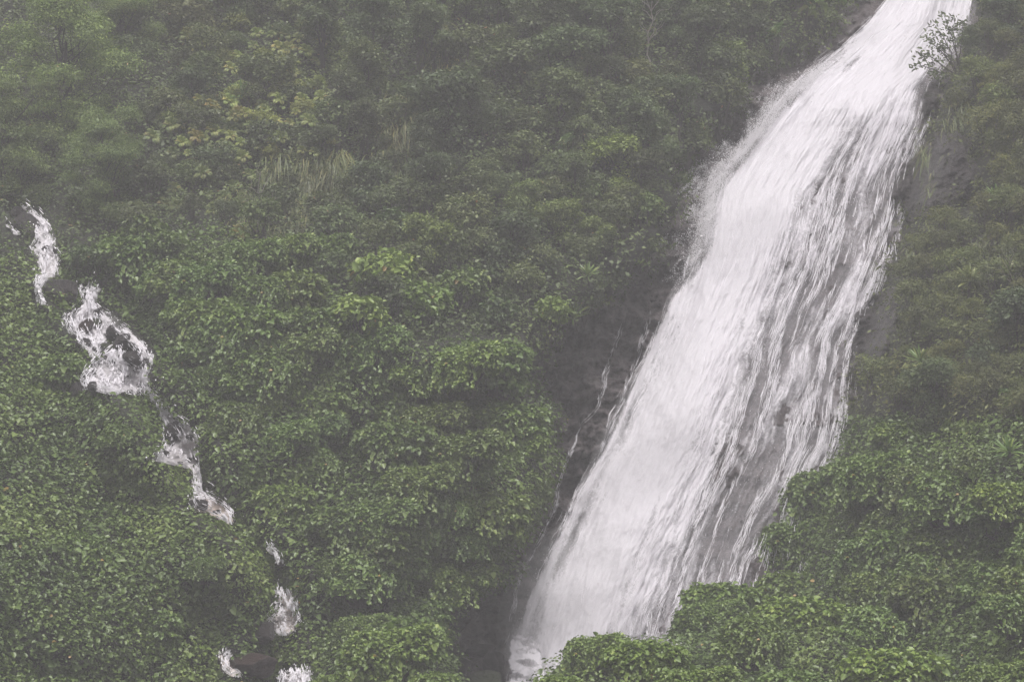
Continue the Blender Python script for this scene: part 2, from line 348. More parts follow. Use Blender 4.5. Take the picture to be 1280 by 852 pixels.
# ------------------------------------------------------------------ the great waterfall
def strip(lft, rgt, v0, v1, ns, nt_, depth, dens, mud=None, wid_exp=1.0):
    s = np.linspace(0, 1, ns)[None, :]; v = np.linspace(v0, v1, nt_)[:, None]
    ul, ur = lft(v), rgt(v); u = ul + (ur - ul) * s; v = v + 0 * u
    y = depth(u, v, s + 0 * u); P = place(u, v, y)
    across = (s - .5) * (ur - ul) * .034 + 0 * u; mid = P[:, ns // 2]
    al = np.concatenate([[0], np.cumsum(np.linalg.norm(np.diff(mid, axis=0), axis=1))])[:, None] + 0 * u
    uv = np.stack([across + .15 * u * 0, al, 0 * u], -1)
    return P, {'cover': dens(u, v, s + 0 * u), 'mud': (mud(u, v) if mud else 0 * u)}, uv
def line_d(u, v, pts, halfw):
    """how close to a current line: 1 on it, 0 away"""
    p = np.array(pts, float); c_ = np.interp(v, p[:, 1], p[:, 0]); w_ = np.interp(v, p[:, 1], halfw) if np.ndim(halfw) else halfw
    return np.exp(-((u - c_) / w_) ** 2)
core = [(1175, -100), (1150, 20), (1100, 95), (1005, 165), (950, 250), (915, 320), (880, 400), (822, 540), (775, 640), (725, 740), (690, 852)]
corew = [60, 62, 60, 60, 58, 55, 54, 56, 56, 52, 50]
def fall_dens(u, v, s):
    soft_ = ss(70, 130, v) * ss(380, 300, v); e = ss(0, .05 + .22 * soft_, s) * ss(1, .86 + .1 * (fbm(v / 40, v * 0, 3, 74) - .5), s)
    d = .50 - .025 * ss(.4, .6, s)
    d = d + .42 * line_d(u, v, core, corew)
    d = d + .06 * ss(90, 40, v) - .10 * line_d(u, v, [(1075, 20), (1030, 90)], 34) * ss(110, 70, v)
    d = d + .22 * line_d(u, v, [(1000, 90), (960, 170), (905, 250), (880, 330)], 45) * ss(90, 130, v) * ss(360, 260, v)
    d = d - .085 * line_d(u, v, [(1075, 140), (1050, 190), (1030, 330), (985, 420), (930, 520)], 22) * ss(130, 150, v) * ss(560, 440, v)
    d = d - .08 * line_d(u, v, [(1100, 190), (1070, 280)], 14) * ss(150, 190, v) * ss(320, 260, v)
    d = d - .14 * ss(.12, .02, np.abs(s - .105)) * ss(330, 430, v)           # dark gap beside the outer strand
    d = d + .20 * np.exp(-((s - .03) / .022) ** 2) * ss(330, 400, v)
    d = d + .10 * line_d(u, v, [(1120, 200), (1118, 300), (1062, 420), (1040, 560)], 14)
    d = d + .10 * line_d(u, v, [(1090, 250), (1040, 420), (985, 600)], 10)
    d = d + .05 * ss(480, 700, v) * ss(.75, .3, s) - .06 * ss(500, 700, v) * ss(.6, .9, s)
    isl = np.exp(-(((u - 1162) / 13) ** 2 + ((v - 120) / 24) ** 2)); d = d - .5 * isl
    d = d + .16 * (fbm(s * 9, v / 160, 3, 71) - .5) + .13 * (fbm(u / 20, v / 50, 3, 72) - .5) + .22 * (fbm(s * 34 + 2 * fbm(s * 6, v / 120, 2, 78), v / 210, 3, 79) - .5)
    d = d + (.20 + .22 * ss(.45, .65, s)) * (fbm((u + .45 * v) / 30, v / 85, 4, 75) - .52); return np.clip(d, 0, 1) * e ** .5
def fdepth(off, amp, sd):
    def f(u, v, s):
        st = fbm(s * 26 + 1.2 * fbm(s * 4, v / 90, 2, sd + 3), v / 70, 4, sd) - .5
        fine = fbm(s * 90, v / 16, 3, sd + 7) - .5
        thick = line_d(u, v, core, np.array(corew) * 1.3)
        bil_ = fbm((u + .4 * v) / 26, v / 34, 4, sd + 11) - .5; bil2 = np.abs(fbm((u + .4 * v) / 11, v / 15, 3, sd + 13) - .5)
        return fall_depth(u, v) - .35 * bil_ - off - .9 * thick * off - amp * st * (1.1 - .95 * thick) - .16 * fine * (1 - .6 * thick)
    return f
wf = bpy.data.objects.new('waterfall', None); COL.objects.link(wf); wf['kind'] = 'structure'
wf['label'] = 'broad white waterfall sliding down the dark rock face'
for (nm, off, amp, sd, mk, da) in (('water_veil', .12, .35, 81, 'fall_a', .0), ('water_strands', .45, .6, 91, 'fall_b', -.045)):
    P, at, uv = strip(uL, lambda v: uR(v) + 9 + 16 * (fbm(v / 30, v * 0, 4, 76) - .5), -190, 905, 330, 900, fdepth(off, amp, sd), lambda u, v, s: np.clip(fall_dens(u, v, s) + da, 0, 1))
    link(nm, gridmesh(nm, P, M[mk], att=at, uv=uv), parent=wf)
def threads(name, lft, rgt, v0, v1, n, depth, accept, lr, wr, parent=None, label=None, kind=None, wig=.05, mat='thread'):
    """falling water drawn out into countless short threads that follow the current"""
    s = rng.uniform(0, 1, n); v = rng.uniform(v0, v1, n); ul, ur = lft(v), rgt(v); u = ul + (ur - ul) * s
    k = rng.uniform(0, 1, n) < accept(u, v, s); s, v = s[k], v[k]; n = len(s)
    L = rng.lognormal(math.log(lr), .45, n); K = 6; rows = []; wd = rng.lognormal(math.log(wr), .4, n)
    for i in range(K):
        vv = np.minimum(v + L * i / (K - 1), v1); q = s + wig * (fbm(s * 11, vv / 60, 3, 91) - fbm(s * 11, v / 60, 3, 91)) + rng.normal(0, .0012, n)
        a, b = lft(vv), rgt(vv); uu = a + (b - a) * q; dd = depth(uu, vv, q)
        c_ = place(uu, vv, dd); w_ = wd * (.25 + math.sin(math.pi * (i + .3) / K))
        rows.append((c_, w_))
    o_ = rng.exponential(.22, n)[:, None] * np.array([0, -1, .35])
    V = []
    for c_, w_ in rows:
        x = np.zeros((n, 3)); x[:, 0] = w_ * .5
        V += [c_ + o_ - x, c_ + o_ + x]
    V = np.stack(V, 1); kk = 2 * K; Q = np.array([[2 * i, 2 * i + 1, 2 * i + 3, 2 * i + 2] for i in range(K - 1)])
    me = mesh(name, V.reshape(-1, 3), quads=(np.arange(n)[:, None, None] * kk + Q[None]).reshape(-1, 4), mat=M[mat])
    return link(name, me, parent=parent, label=label, kind=kind)
m, nt, o = newmat('water_thread'); d = node(nt, 'ShaderNodeBsdfDiffuse'); d.inputs[0].default_value = (.76, .74, .77, 1); t = node(nt, 'ShaderNodeBsdfTranslucent'); t.inputs[0].default_value = (.76, .74, .77, 1)
ms = node(nt, 'ShaderNodeMixShader'); ms.inputs[0].default_value = .4; nt.links.new(d.outputs[0], ms.inputs[1]); nt.links.new(t.outputs[0], ms.inputs[2]); nt.links.new(ms.outputs[0], o.inputs[0]); M['thread'] = m
def acc(u, v, s):
    clump = ss(.44, .60, fbm(s * 30 + 3 * fbm(s * 7, v / 80, 3, 93), v / 150, 4, 94)) * (.35 + .65 * ss(.40, .62, fbm(s * 80, v / 26, 3, 95)))
    thick = np.clip(line_d(u, v, core, np.array(corew) * 1.5) * 1.15, 0, 1)
    return np.clip(fall_dens(u, v, s) * 1.5 * clump, 0, 1) * ss(0, .02, s) * (1 - .96 * thick) * (1 - .6 * ss(130, 60, v))
threads('water_threads', uL, lambda v: uR(v) + 8, -170, 880, 160000, fdepth(.55, .5, 91), acc, 12, .011, parent=wf)
# thin rivulets on the bare rock left of the fall
def riv(pts, hw, dens, nm='rivulet', label=None):
    c_ = curve(pts); v0, v1 = pts[0][1], pts[-1][1]; k0 = int(pts[0][0])
    jit = lambda v: 7 * (fbm(np.asarray(v, float) / 18, 0 * np.asarray(v, float), 4, k0) - .5)
    threads(nm, lambda v: c_(v) - hw + jit(v), lambda v: c_(v) + hw + jit(v), v0, v1, int((v1 - v0) * 5.0), lambda u, v, s: cliff_depth(u, v) - .15,
            lambda u, v, s: .6 * dens * ss(.25, .6, fbm(v / 30, s * 2, 3, k0 + 1)) * np.exp(-((s - .5) / .3) ** 2) + 0 * s, 9, .014, label=label, kind='structure', wig=.3)
riv([(812, 395), (800, 440), (782, 490), (768, 520), (742, 590), (712, 640), (690, 690), (668, 740), (655, 790)], 3.8, .60, label='thin rivulet just outside the waterfall\'s left edge')
riv([(776, 405), (768, 440), (758, 470), (748, 510), (728, 530), (716, 560), (702, 600), (692, 640), (672, 680), (652, 720), (642, 760), (632, 805)], 3.2, .54, label='faint rivulet down the bare rock face')
riv([(1252, 12), (1248, 40), (1240, 62)], 6, .6, label='small trickle right of the waterfall top')
riv([(1134, 255), (1122, 300), (1115, 350), (1105, 420), (1085, 470), (1078, 540)], 3.2, .46, label='faint trickle on the right rim of the waterfall')
# flying spray
def drops(name, P, size, label=None, parent=None):
    n = len(P); t = np.array([[1, 1, 1], [1, -1, -1], [-1, 1, -1], [-1, -1, 1]], float) / 1.7
    q = rng.normal(0, 1, (n, 3, 3)); q, _ = np.linalg.qr(q)
    V = P[:, None] + np.einsum('nij,kj->nki', q, t) * size[:, None, None] * np.array([1, 1, 1.3])
    T = np.array([[0, 1, 2], [0, 3, 1], [0, 2, 3], [1, 3, 2]])
    me = mesh(name, V.reshape(-1, 3), quads=(np.arange(n)[:, None, None] * 4 + T[None]).reshape(-1, 3), mat=M['drop'])
    return link(name, me, label=label, kind='stuff')
nc = 620; cv_ = 85 + 270 * rng.beta(1.2, 1.7, nc); per = 85
cu_ = uL(cv_) + 22 - (4 + 34 * fbm(cv_ / 14, cv_ * 0, 4, 333) ** 2.2) * rng.exponential(1, nc) * ss(80, 120, cv_)
el = rng.lognormal(2.0, .5, nc)[:, None] * rng.normal(0, 1, (nc, per)); ac = rng.lognormal(.7, .4, nc)[:, None] * rng.normal(0, 1, (nc, per)); an = R(55) + rng.normal(0, .35, nc)[:, None]
u = (cu_[:, None] - el * np.cos(an) + ac * np.sin(an)).ravel(); v = (cv_[:, None] + el * np.sin(an) + ac * np.cos(an)).ravel(); n = len(u)
drops('spray', place(u, v, fall_depth(u, v) - .6 - rng.uniform(0, 1.2, n)), rng.lognormal(math.log(.011), .45, n), 'white drops thrown up along the left edge of the waterfall')
n = 52000; v = rng.uniform(-150, 860, n); s = rng.uniform(0, 1, n); u = uL(v) + s * (uR(v) - uL(v))
keep = rng.uniform(0, 1, n) < .04 + .6 * line_d(u, v, core, np.array(corew) * 1.3)
u, v = u[keep], v[keep]
drops('foam_drops', place(u, v, fall_depth(u, v) - .5 - rng.exponential(.35, len(u))), rng.uniform(.008, .026, len(u)), 'loose white drops flying off the face of the waterfall')

# ------------------------------------------------------------------ side stream
SEG = [  # (list of (v, left, right)), muddiness
 ([(255, 25, 29), (262, 30, 36), (272, 38, 52), (285, 45, 64), (300, 45, 70), (309, 40, 68), (313, 37, 72), (320, 42, 77), (330, 46, 76), (338, 48, 73), (345, 47, 73), (351, 47, 60), (360, 46, 52), (372, 44, 52), (381, 46, 60)], .15),
 ([(274, 7, 10), (284, 11, 15), (294, 20, 26)], .1),
 ([(360, 98, 126), (368, 101, 122), (380, 104, 119), (388, 98, 128), (394, 84, 140), (400, 77, 148), (408, 80, 148), (415, 86, 142), (424, 96, 136), (432, 100, 132), (440, 112, 124), (447, 114, 124)], .12),
 ([(408, 128, 152), (416, 140, 166), (428, 158, 180), (442, 170, 192), (454, 178, 190), (470, 176, 187), (480, 178, 186), (491, 181, 185)], .1),
 ([(438, 140, 155), (446, 126, 158), (456, 118, 166), (464, 112, 184), (472, 104, 186), (478, 100, 186), (486, 104, 184), (494, 140, 182)], .12),
 ([(484, 178, 186), (492, 181, 188), (499, 187, 195), (507, 196, 204), (514, 199, 214), (525, 202, 224), (534, 203, 240), (545, 205, 248), (552, 206, 252), (560, 201, 246), (568, 194, 248), (576, 190, 249), (586, 236, 249), (596, 242, 251), (606, 240, 252), (614, 242, 252), (624, 243, 262)], .2),
 ([(620, 238, 262), (628, 236, 279), (636, 240, 287), (643, 262, 292), (650, 276, 294), (655, 284, 292)], .55),
 ([(680, 331, 340), (688, 334, 348), (696, 344, 352), (706, 346, 356)], .3),
 ([(737, 344, 368), (750, 346, 372), (764, 345, 373), (772, 338, 375), (778, 330, 376), (786, 340, 370), (794, 346, 364)], .5),
 ([(815, 273, 292), (824, 275, 286), (832, 277, 286), (840, 280, 300), (846, 290, 304)], .5),
 ([(838, 352, 388), (852, 350, 388), (880, 345, 392), (930, 330, 400)], .4)]
wet = []
for i, (rows, mud) in enumerate(SEG):
    r = np.array(rows, float); wet.append(r)
    jl = lambda v, k=i: -2 + 6 * (fbm(v / 6, v * 0, 3, 100 + k) - .5); jr = lambda v, k=i: 2 + 6 * (fbm(v / 6, v * 0, 3, 130 + k) - .5)
    P, at, uv = strip(lambda v: np.interp(v, r[:, 0], r[:, 1]) + jl(v), lambda v: np.interp(v, r[:, 0], r[:, 2]) + jr(v), r[0, 0], r[-1, 0], 34,
        max(12, int((r[-1, 0] - r[0, 0]) * 1.2)), lambda u, v, s: bil(HY, u, v) - (1.2 if i in (5, 6) else 1.0 if i > 6 else .8) - .25 * np.sin(np.pi * s) - .5 * (fbm(u / 9, v / 7, 4, 140 + i) - .5),
        lambda u, v, s: (.64 + .22 * (i == 5) + .7 * (fbm(u / 8, v / 7, 4, 150 + i) - .5)) * (ss(0, .22, s) * ss(1, .78, s)) ** .6 * (ss(r[0, 0] - 1, r[0, 0] + 5, v + 7 * (fbm(u / 5, u * 0, 2, 160 + i) - .5)) * ss(r[-1, 0] + 1, r[-1, 0] - 5, v + 9 * (fbm(u / 5, u * 0, 2, 165 + i) - .5))) ** .6,
        lambda u, v: np.clip(mud * 1.6 * fbm(u / 25, v / 20, 3, 170 + i) + (.25 if mud > .4 else 0), 0, 1))
    so = link('stream', gridmesh('stream', P, M['stream'], att=at, uv=uv), kind='structure', label='muddy white side stream tumbling through the vines')
    area = np.sum(np.diff(r[:, 0]) * (r[1:, 2] - r[1:, 1]))
    threads('water_threads', lambda v: np.interp(v, r[:, 0], r[:, 1]) - 1, lambda v: np.interp(v, r[:, 0], r[:, 2]) + 1, r[0, 0], r[-1, 0], int(area * .7),
            lambda u, v, s: bil(HY, u, v) - (1.45 if i in (5, 6) else 1.25 if i > 6 else 1.05) - .25 * np.sin(np.pi * np.clip(s, 0, 1)), lambda u, v, s: 1.1 * ss(.42, .62, fbm(u / 4, v / 9, 3, 400 + i)), 3.2, .020, parent=so, wig=.05)
# pool and channel at the foot of the fall
r = np.array([(776, 636, 664), (795, 634, 672), (810, 632, 680), (852, 630, 690), (900, 610, 700), (960, 590, 710)], float)
P, at, uv = strip(lambda v: np.interp(v, r[:, 0], r[:, 1]), lambda v: np.interp(v, r[:, 0], r[:, 2]), 776, 955, 60, 110,
    lambda u, v, s: prof(v) - 2.2 - .03 * (v - 790) - .8 * (fbm(u / 16, v / 12, 4, 190) - .5), lambda u, v, s: (.60 + .7 * (fbm(u / 20, v / 9, 3, 191) - .5)) * ss(776, 800, v) * (ss(0, .2, s) * ss(1, .8, s)) ** .5, None)
link('stream', gridmesh('stream', P, M['stream'], att=at, uv=uv), kind='structure', label='churning channel at the foot of the waterfall')
dl_ = []
for r in wet:
    n = int(.5 * np.sum(np.diff(r[:, 0]) * (r[1:, 2] - r[1:, 1]))); v = rng.uniform(r[0, 0] - 1, r[-1, 0], n); q = rng.normal(.5, .26, n)
    a_, b_ = np.interp(v, r[:, 0], r[:, 1]), np.interp(v, r[:, 0], r[:, 2]); u = a_ + (b_ - a_) * q; dl_.append(place(u, v, bil(HY, u, v) - 1.1 - rng.exponential(.18, n)))
dl_ = np.concatenate(dl_); drops('foam_drops', dl_, rng.lognormal(math.log(.016), .5, len(dl_)), 'drops leaping from the side stream')
def in_wet(u, v, pad=2):
    m_ = np.zeros(np.shape(u), bool)
    for r in wet:
        ok = (v > r[0, 0] - pad) & (v < r[-1, 0] + pad)
        m_ |= ok & (u > np.interp(v, r[:, 0], r[:, 1]) - pad) & (u < np.interp(v, r[:, 0], r[:, 2]) + pad)
    return m_

# ------------------------------------------------------------------ boulders
def boulder_mesh(seed, mat, flat=.8):
    import bmesh
    bm = bmesh.new(); bmesh.ops.create_icosphere(bm, subdivisions=5, radius=1)
    V = np.array([v.co[:] for v in bm.verts]); F = np.array([[v.index for v in f.verts] for f in bm.faces]); bm.free()
    rg = np.random.default_rng(seed); d = np.ones(len(V))
    for k in range(13):                                      # planed faces
        nrm = unit(rg.normal(0, 1, 3)); h = rg.uniform(.62, .92); pr = V @ nrm
        d = np.minimum(d, np.where(pr > h, h / np.maximum(pr, 1e-3), 1))
    a = np.arctan2(V[:, 1], V[:, 0]); n_ = fbm(V[:, 0] * 1.8 + V[:, 2] * 1.1 + 9, V[:, 1] * 1.8 - V[:, 2] + 7, 5, seed)
    n2 = fbm(V[:, 0] * 7 + V[:, 2] * 4 + 30, V[:, 1] * 7 - V[:, 2] * 5 + 30, 4, seed + 1)
    V = V * (d * (.82 + .36 * n_) + .07 * (n2 - .5))[:, None]; V[:, 2] *= flat
    return mesh('boulder', V, quads=F, mat=mat, smooth=False)
BM = {k: [boulder_mesh(s, M[k]) for s in (11, 23, 37)] for k in ('boulder', 'brownrock', 'mossrock')}
pxm = lambda Y: W * Y / 1280
BOUL = [
 (31, 285, 30, 46, -12, 'boulder', 'dark wet boulder dividing the top of the side stream'),
 (78, 368, 44, 38, 0, 'boulder', 'mossy dark boulder between the two upper cascades of the side stream'),
 (106, 412, 16, 30, 30, 'brownrock', 'narrow brown leaning rock splitting the second cascade'),
 (118, 405, 17, 18, 0, 'mossrock', 'small mossy rock right of the narrow brown rock'),
 (143, 416, 20, 20, 0, 'boulder', 'small dark rock at the right side of the second cascade'),
 (157, 427, 24, 20, -15, 'boulder', 'tilted dark rock just above the big grey mid-stream boulder'),
 (169, 448, 28, 27, 25, 'boulder', 'big grey boulder above the wide foam fan'),
 (133, 437, 26, 17, 0, 'mossrock', 'low green mossy rock on the stream above the foam fan'),
 (218, 541, 24, 32, 35, 'boulder', 'grey boulder with foam running round both sides'),
 (213, 552, 10, 18, 0, 'boulder', 'slim dark rock touching the foam-ringed boulder'),
 (248, 632, 28, 17, 0, 'boulder', 'flat rock with a thin water veil beside the tan cascade'),
 (325, 793, 44, 34, 0, 'boulder', 'rounded dark grey boulder left of the lowest white drop'),
 (312, 830, 60, 36, 0, 'brownrock', 'large reddish-brown boulder at the bottom of the side stream'),
 (97, 492, 20, 30, 0, 'boulder', 'dark shaded rock under the left tip of the foam fan'),
 (22, 268, 16, 20, 0, 'boulder', 'small dark rock on the left lip where the stream appears'),]
def ellipsoid_obj(u, v, w_, h_, rot, kind, label, Y=None, k=0, grp='boulders in and beside the side stream', deep=.75, name='boulder', cat='boulder'):
    Y = bil(HY, u, v) if Y is None else Y
    s = pxm(Y); o = link(name, BM[kind][k % 3], label=label, cat=cat, group=grp)
    p = place(u, v, Y + .02); o.location = p; o.scale = (w_ * s * .56, (w_ + h_) * s * .5 * deep * .5, h_ * s * .62)
    o.rotation_euler = (0, R(rot), rng.uniform(-.4, .4)); return o
for k, b in enumerate(BOUL): ellipsoid_obj(*b, k=k, Y=float(bil(HY, b[0], b[1])) - (1.4 if 500 < b[1] < 650 else 1.2 if b[1] > 650 else 1.0), deep=2.2)
for k in range(46):
    r = wet[rng.choice(len(wet), p=np.array([.12, .02, .22, .1, .2, .2, .05, .02, .05, .01, .01]))]; v_ = rng.uniform(r[0, 0] + 3, r[-1, 0]); q = rng.uniform(-.05, 1.05)
    u_ = np.interp(v_, r[:, 0], r[:, 1]) * (1 - q) + np.interp(v_, r[:, 0], r[:, 2]) * q; z_ = rng.uniform(5, 13)
    ellipsoid_obj(u_, v_, z_, z_ * rng.uniform(.6, 1.3), rng.uniform(-40, 40), 'boulder', 'small dark stone poking through the foam of the side stream', Y=float(bil(HY, u_, v_)) - (1.45 if 484 < v_ < 655 else 1.25 if v_ > 655 else 1.05), deep=2.6, k=k, grp='small stones in the side stream', name='stone', cat='stone')
gB = 'rocks at the foot of the waterfall'
for k, (u_, v_, w_, h_, yy, kd, lb) in enumerate([
 (600, 812, 40, 20, -2.4, 'boulder', 'flat wet ledge rock left of the pool under the waterfall'),
 (618, 828, 28, 30, -3.0, 'boulder', 'upright rounded rock at the left rim of the foaming channel'),
 (604, 862, 60, 50, -4.5, 'mossrock', 'mossy sloping rock at the bottom beside the channel'),
 (575, 838, 30, 40, -4.0, 'boulder', 'dark rock between the central bush and the channel')]):
    ellipsoid_obj(u_, v_, w_, h_, 0, kd, lb, Y=float(prof(v_)) + yy, k=k, grp=gB)
gO = 'bare rock outcrops on the right bank'
def outcrop(u0, v0, ru, rv, lab, mat, seed, out=.45):
    a = np.arange(u0 - ru * 1.3, u0 + ru * 1.3, 1.4); b = np.arange(v0 - rv * 1.3, v0 + rv * 1.3, 1.4); A, B = np.meshgrid(a, b)
    q = ((A - u0 + .25 * (B - v0)) / ru) ** 2 + ((B - v0) / rv) ** 2 + 1.1 * (fbm(A / 15, B / 15, 4, seed) - .5)
    y0 = bil(HY, u0, v0); y = bil(HY, A, B); y = np.minimum(y, fall_depth(A, B) - .2)
    y = y - out * ss(1.25, .55, q) + .8 * rock_rel(A, B) * ss(1.4, .8, q) + 3.0 * ss(.9, 1.5, q)
    link('rock_outcrop', gridmesh('rock_outcrop', place(A, B, y), M[mat], smooth=False), label=lab, cat='rock', group=gO)
outcrop(1170, 222, 50, 54, 'broad bare grey rock outcrop right of the middle of the waterfall', 'boulder', 401, .9)
outcrop(1093, 412, 26, 58, 'narrow grey rock outcrop at the right edge of the waterfall', 'boulder', 402, .8)
outcrop(1163, 120, 11, 24, 'dark rock knob standing in the upper right edge of the waterfall', 'boulder', 403, 1.5)

# ------------------------------------------------------------------ ground cover (uncountable)
def zone_fn():
    vb = curve([(0, -1000), (1, 1000)])
    line = np.array([(-420, 300), (0, 322), (60, 335), (130, 300), (180, 292), (260, 280), (330, 305), (400, 318), (440, 385), (500, 440), (560, 432), (650, 440), (720, 520), (1700, 520)], float)
    def f(u, v):
        b = np.interp(u, line[:, 0], line[:, 1]) + 40 * (fbm(u / 50, v / 50, 3, 201) - .5)
        left = u < uB(v) - 3; right = u > uR(v) + 2
        vine = (v > b) & left | right & (v > 530 + 40 * (fbm(u / 40, v / 40, 3, 202) - .5))
        bk = v > bank_edge(u) + 4
        return vine | bk, left | bk, right | bk
    return f
zone = zone_fn()
def cover(name, N, sel, mat, lsize, depth, tint_bias, label, clump=1, spread=0, shape=6, width=.85, up=.75, hang=.35, tv=.2, vr=(-230, 975), ur=(-420, 1700)):
    # most of the leaves fall within the part of the slope in view
    f = rng.uniform(0, 1, N) < .8
    u = np.where(f, rng.uniform(-190, 1470, N), rng.uniform(*ur, N)); v = np.where(f, rng.uniform(-30, 880, N), rng.uniform(*vr, N))
    k = sel(u, v) & ~in_wet(u, v, 3); u, v = u[k], v[k]
    P, Nn = surf(u, v); off = rng.uniform(-.15, 1, len(u)) ** 1.0 * depth
    P = P + Nn * off[:, None]
    T = .42 + tint_bias + .35 * (fbm(u / 60, v / 60, 4, 211) - .5) * 2.4 + .12 * (fbm(u / 14, v / 14, 2, 214) - .5)
    if clump > 1:
        P = np.repeat(P, clump, 0); Nn = np.repeat(Nn, clump, 0); T = np.repeat(T, clump)
        P = P + rng.normal(0, spread, P.shape)
    uu, vv = unplace(P); k = ~in_wet(uu, vv, rng.uniform(-5, 1.5, len(uu))); P, Nn, T = P[k], Nn[k], T[k]
    n_ = len(P); T = np.clip(T + rng.normal(0, tv * .5, n_), 0, .96); T = np.where(rng.uniform(0, 1, n_) < .0015, 1, T)
    nn = Nn * .55 + np.array([0, 0, up]) + rng.normal(0, .42, (n_, 3)); dd = Nn * .5 + np.array([0, 0, -hang]) + rng.normal(0, .7, (n_, 3))
    b = Bag(); b.leaves(P, nn, dd, lsize * rng.lognormal(0, .32, n_), T, width=width, shape=shape)
    link(name, b.build(name, mat), label=label, kind='stuff')
def rock_free(u, v): return (u < uB(v) + 4) | (u > uR(v) + 4)
def patch(u, v):     # bare rock stays bare
    return ~((((u - 1168) / 38) ** 2 + ((v - 222) / 42) ** 2 < 1) | (((u - 1092) / 16) ** 2 + ((v - 408) / 44) ** 2 < 1) | (((u - 600) / 45) ** 2 + ((v - 790) / 40) ** 2 < 1))
cover('vine_cover', 600000, lambda u, v: zone(u, v)[0] & patch(u, v), M['vine'], .138, .6, .04, 'thick blanket of broad-leaved creeper over the lower slope')
cover('undergrowth', 70000, lambda u, v: ~zone(u, v)[0] & zone(u, v)[1] & (rng.uniform(0, 1, len(u)) < .9), M['wood'], .15, .9, -.05, 'dim tangled undergrowth on the upper slope', clump=9, spread=.16, shape=4, width=.6, up=.5, hang=.2, tv=.3)
cover('bank_growth', 44000, lambda u, v: ~zone(u, v)[0] & zone(u, v)[2] & patch(u, v), M['olive'], .15, .7, .02, 'low olive growth on the steep bank right of the waterfall', clump=10, spread=.15, shape=4, width=.45, up=.5, hang=.3, tv=.3)

# ------------------------------------------------------------------ plants: prototypes
def thing(name): return bpy.data.objects.new(name, None)
def leafy(b, lobes, nclump, cr, per, ls, shape=4, width=.6, up=.6, tv=.22, tb=0, shell=.72, flat=1):
    """clumps of leaves through the outer shell of each lobe; lobes (x,y,z,rx,ry,rz)"""
    L = np.array(lobes, float); vol = L[:, 3] * L[:, 5]; w_ = vol / vol.sum()
    li = rng.choice(len(L), nclump, p=w_); d = unit(rng.normal(0, 1, (nclump, 3))); d[:, 2] = np.where(d[:, 2] < -.35, -d[:, 2], d[:, 2])
    rad = rng.uniform(shell, 1.08, nclump) * np.where(rng.uniform(0, 1, nclump) < .22, rng.uniform(.3, 1, nclump), 1)
    bumpy = .86 + .3 * fbm(d[:, 0] * 2.2 + li * 3.1 + 10, d[:, 2] * 2.2 + d[:, 1] * 1.3 + 10, 3, 77)
    C = L[li, :3] + d * L[li, 3:6] * (rad * bumpy)[:, None]
    ct = .45 + tb + rng.normal(0, tv * .55, nclump)
    P = np.repeat(C, per, 0) + rng.normal(0, cr, (nclump * per, 3)) * np.array([1, 1, .6 * flat]); D = np.repeat(d, per, 0); n_ = len(P)
    nn = D * .55 + np.array([0, 0, up]) + rng.normal(0, .45, (n_, 3)); dd = D * .6 + np.array([0, 0, -.25]) + rng.normal(0, .6, (n_, 3))
    T = np.clip(np.repeat(ct, per) + rng.normal(0, tv * .45, n_), 0, .96); T = np.where(rng.uniform(0, 1, n_) < .0015, 1, T)
    b.leaves(P, nn, dd, ls * rng.lognormal(0, .25, n_), T, width=width, shape=shape)
def proto(name, parts):
    t = thing(name)
    return (name, parts)       # parts: [(part name, mesh)]
PR = {}
def reg(key, name, parts): PR.setdefault(key, []).append((name, parts))
for sd in range(3):            # round shrub, about 2 m across, origin on the ground
    lobes = [(0, 0, .95, .75, .7, .6)] + [(rng.uniform(-.6, .6), rng.uniform(-.4, .3), rng.uniform(.6, 1.3), rng.uniform(.35, .55), .4, rng.uniform(.3, .45)) for _ in range(6)]
    b = Bag(); leafy(b, lobes, 330, .085, 9, .10, width=.62)
    tb = [(wander((0, 0, -.3), (l[0], l[1], l[2]), 5, .05), np.linspace(.05, .015, 5)) for l in lobes]
    reg('shrub', 'shrub', [('foliage', b.build('foliage', M['wood'])), ('stem', tubes('stem', tb, M['bark'], 5))])
    b = Bag(); leafy(b, lobes, 300, .10, 6, .15, shape=6, width=.7, tb=.05)
    reg('leafshrub', 'leafy_shrub', [('foliage', b.build('foliage', M['vine'])), ('stem', tubes('stem', tb, M['bark'], 5))])
    b = Bag(); leafy(b, lobes, 300, .075, 12, .085, width=.4)
    reg('bankshrub', 'shrub', [('foliage', b.build('foliage', M['olive'])), ('stem', tubes('stem', tb, M['bark'], 5))])
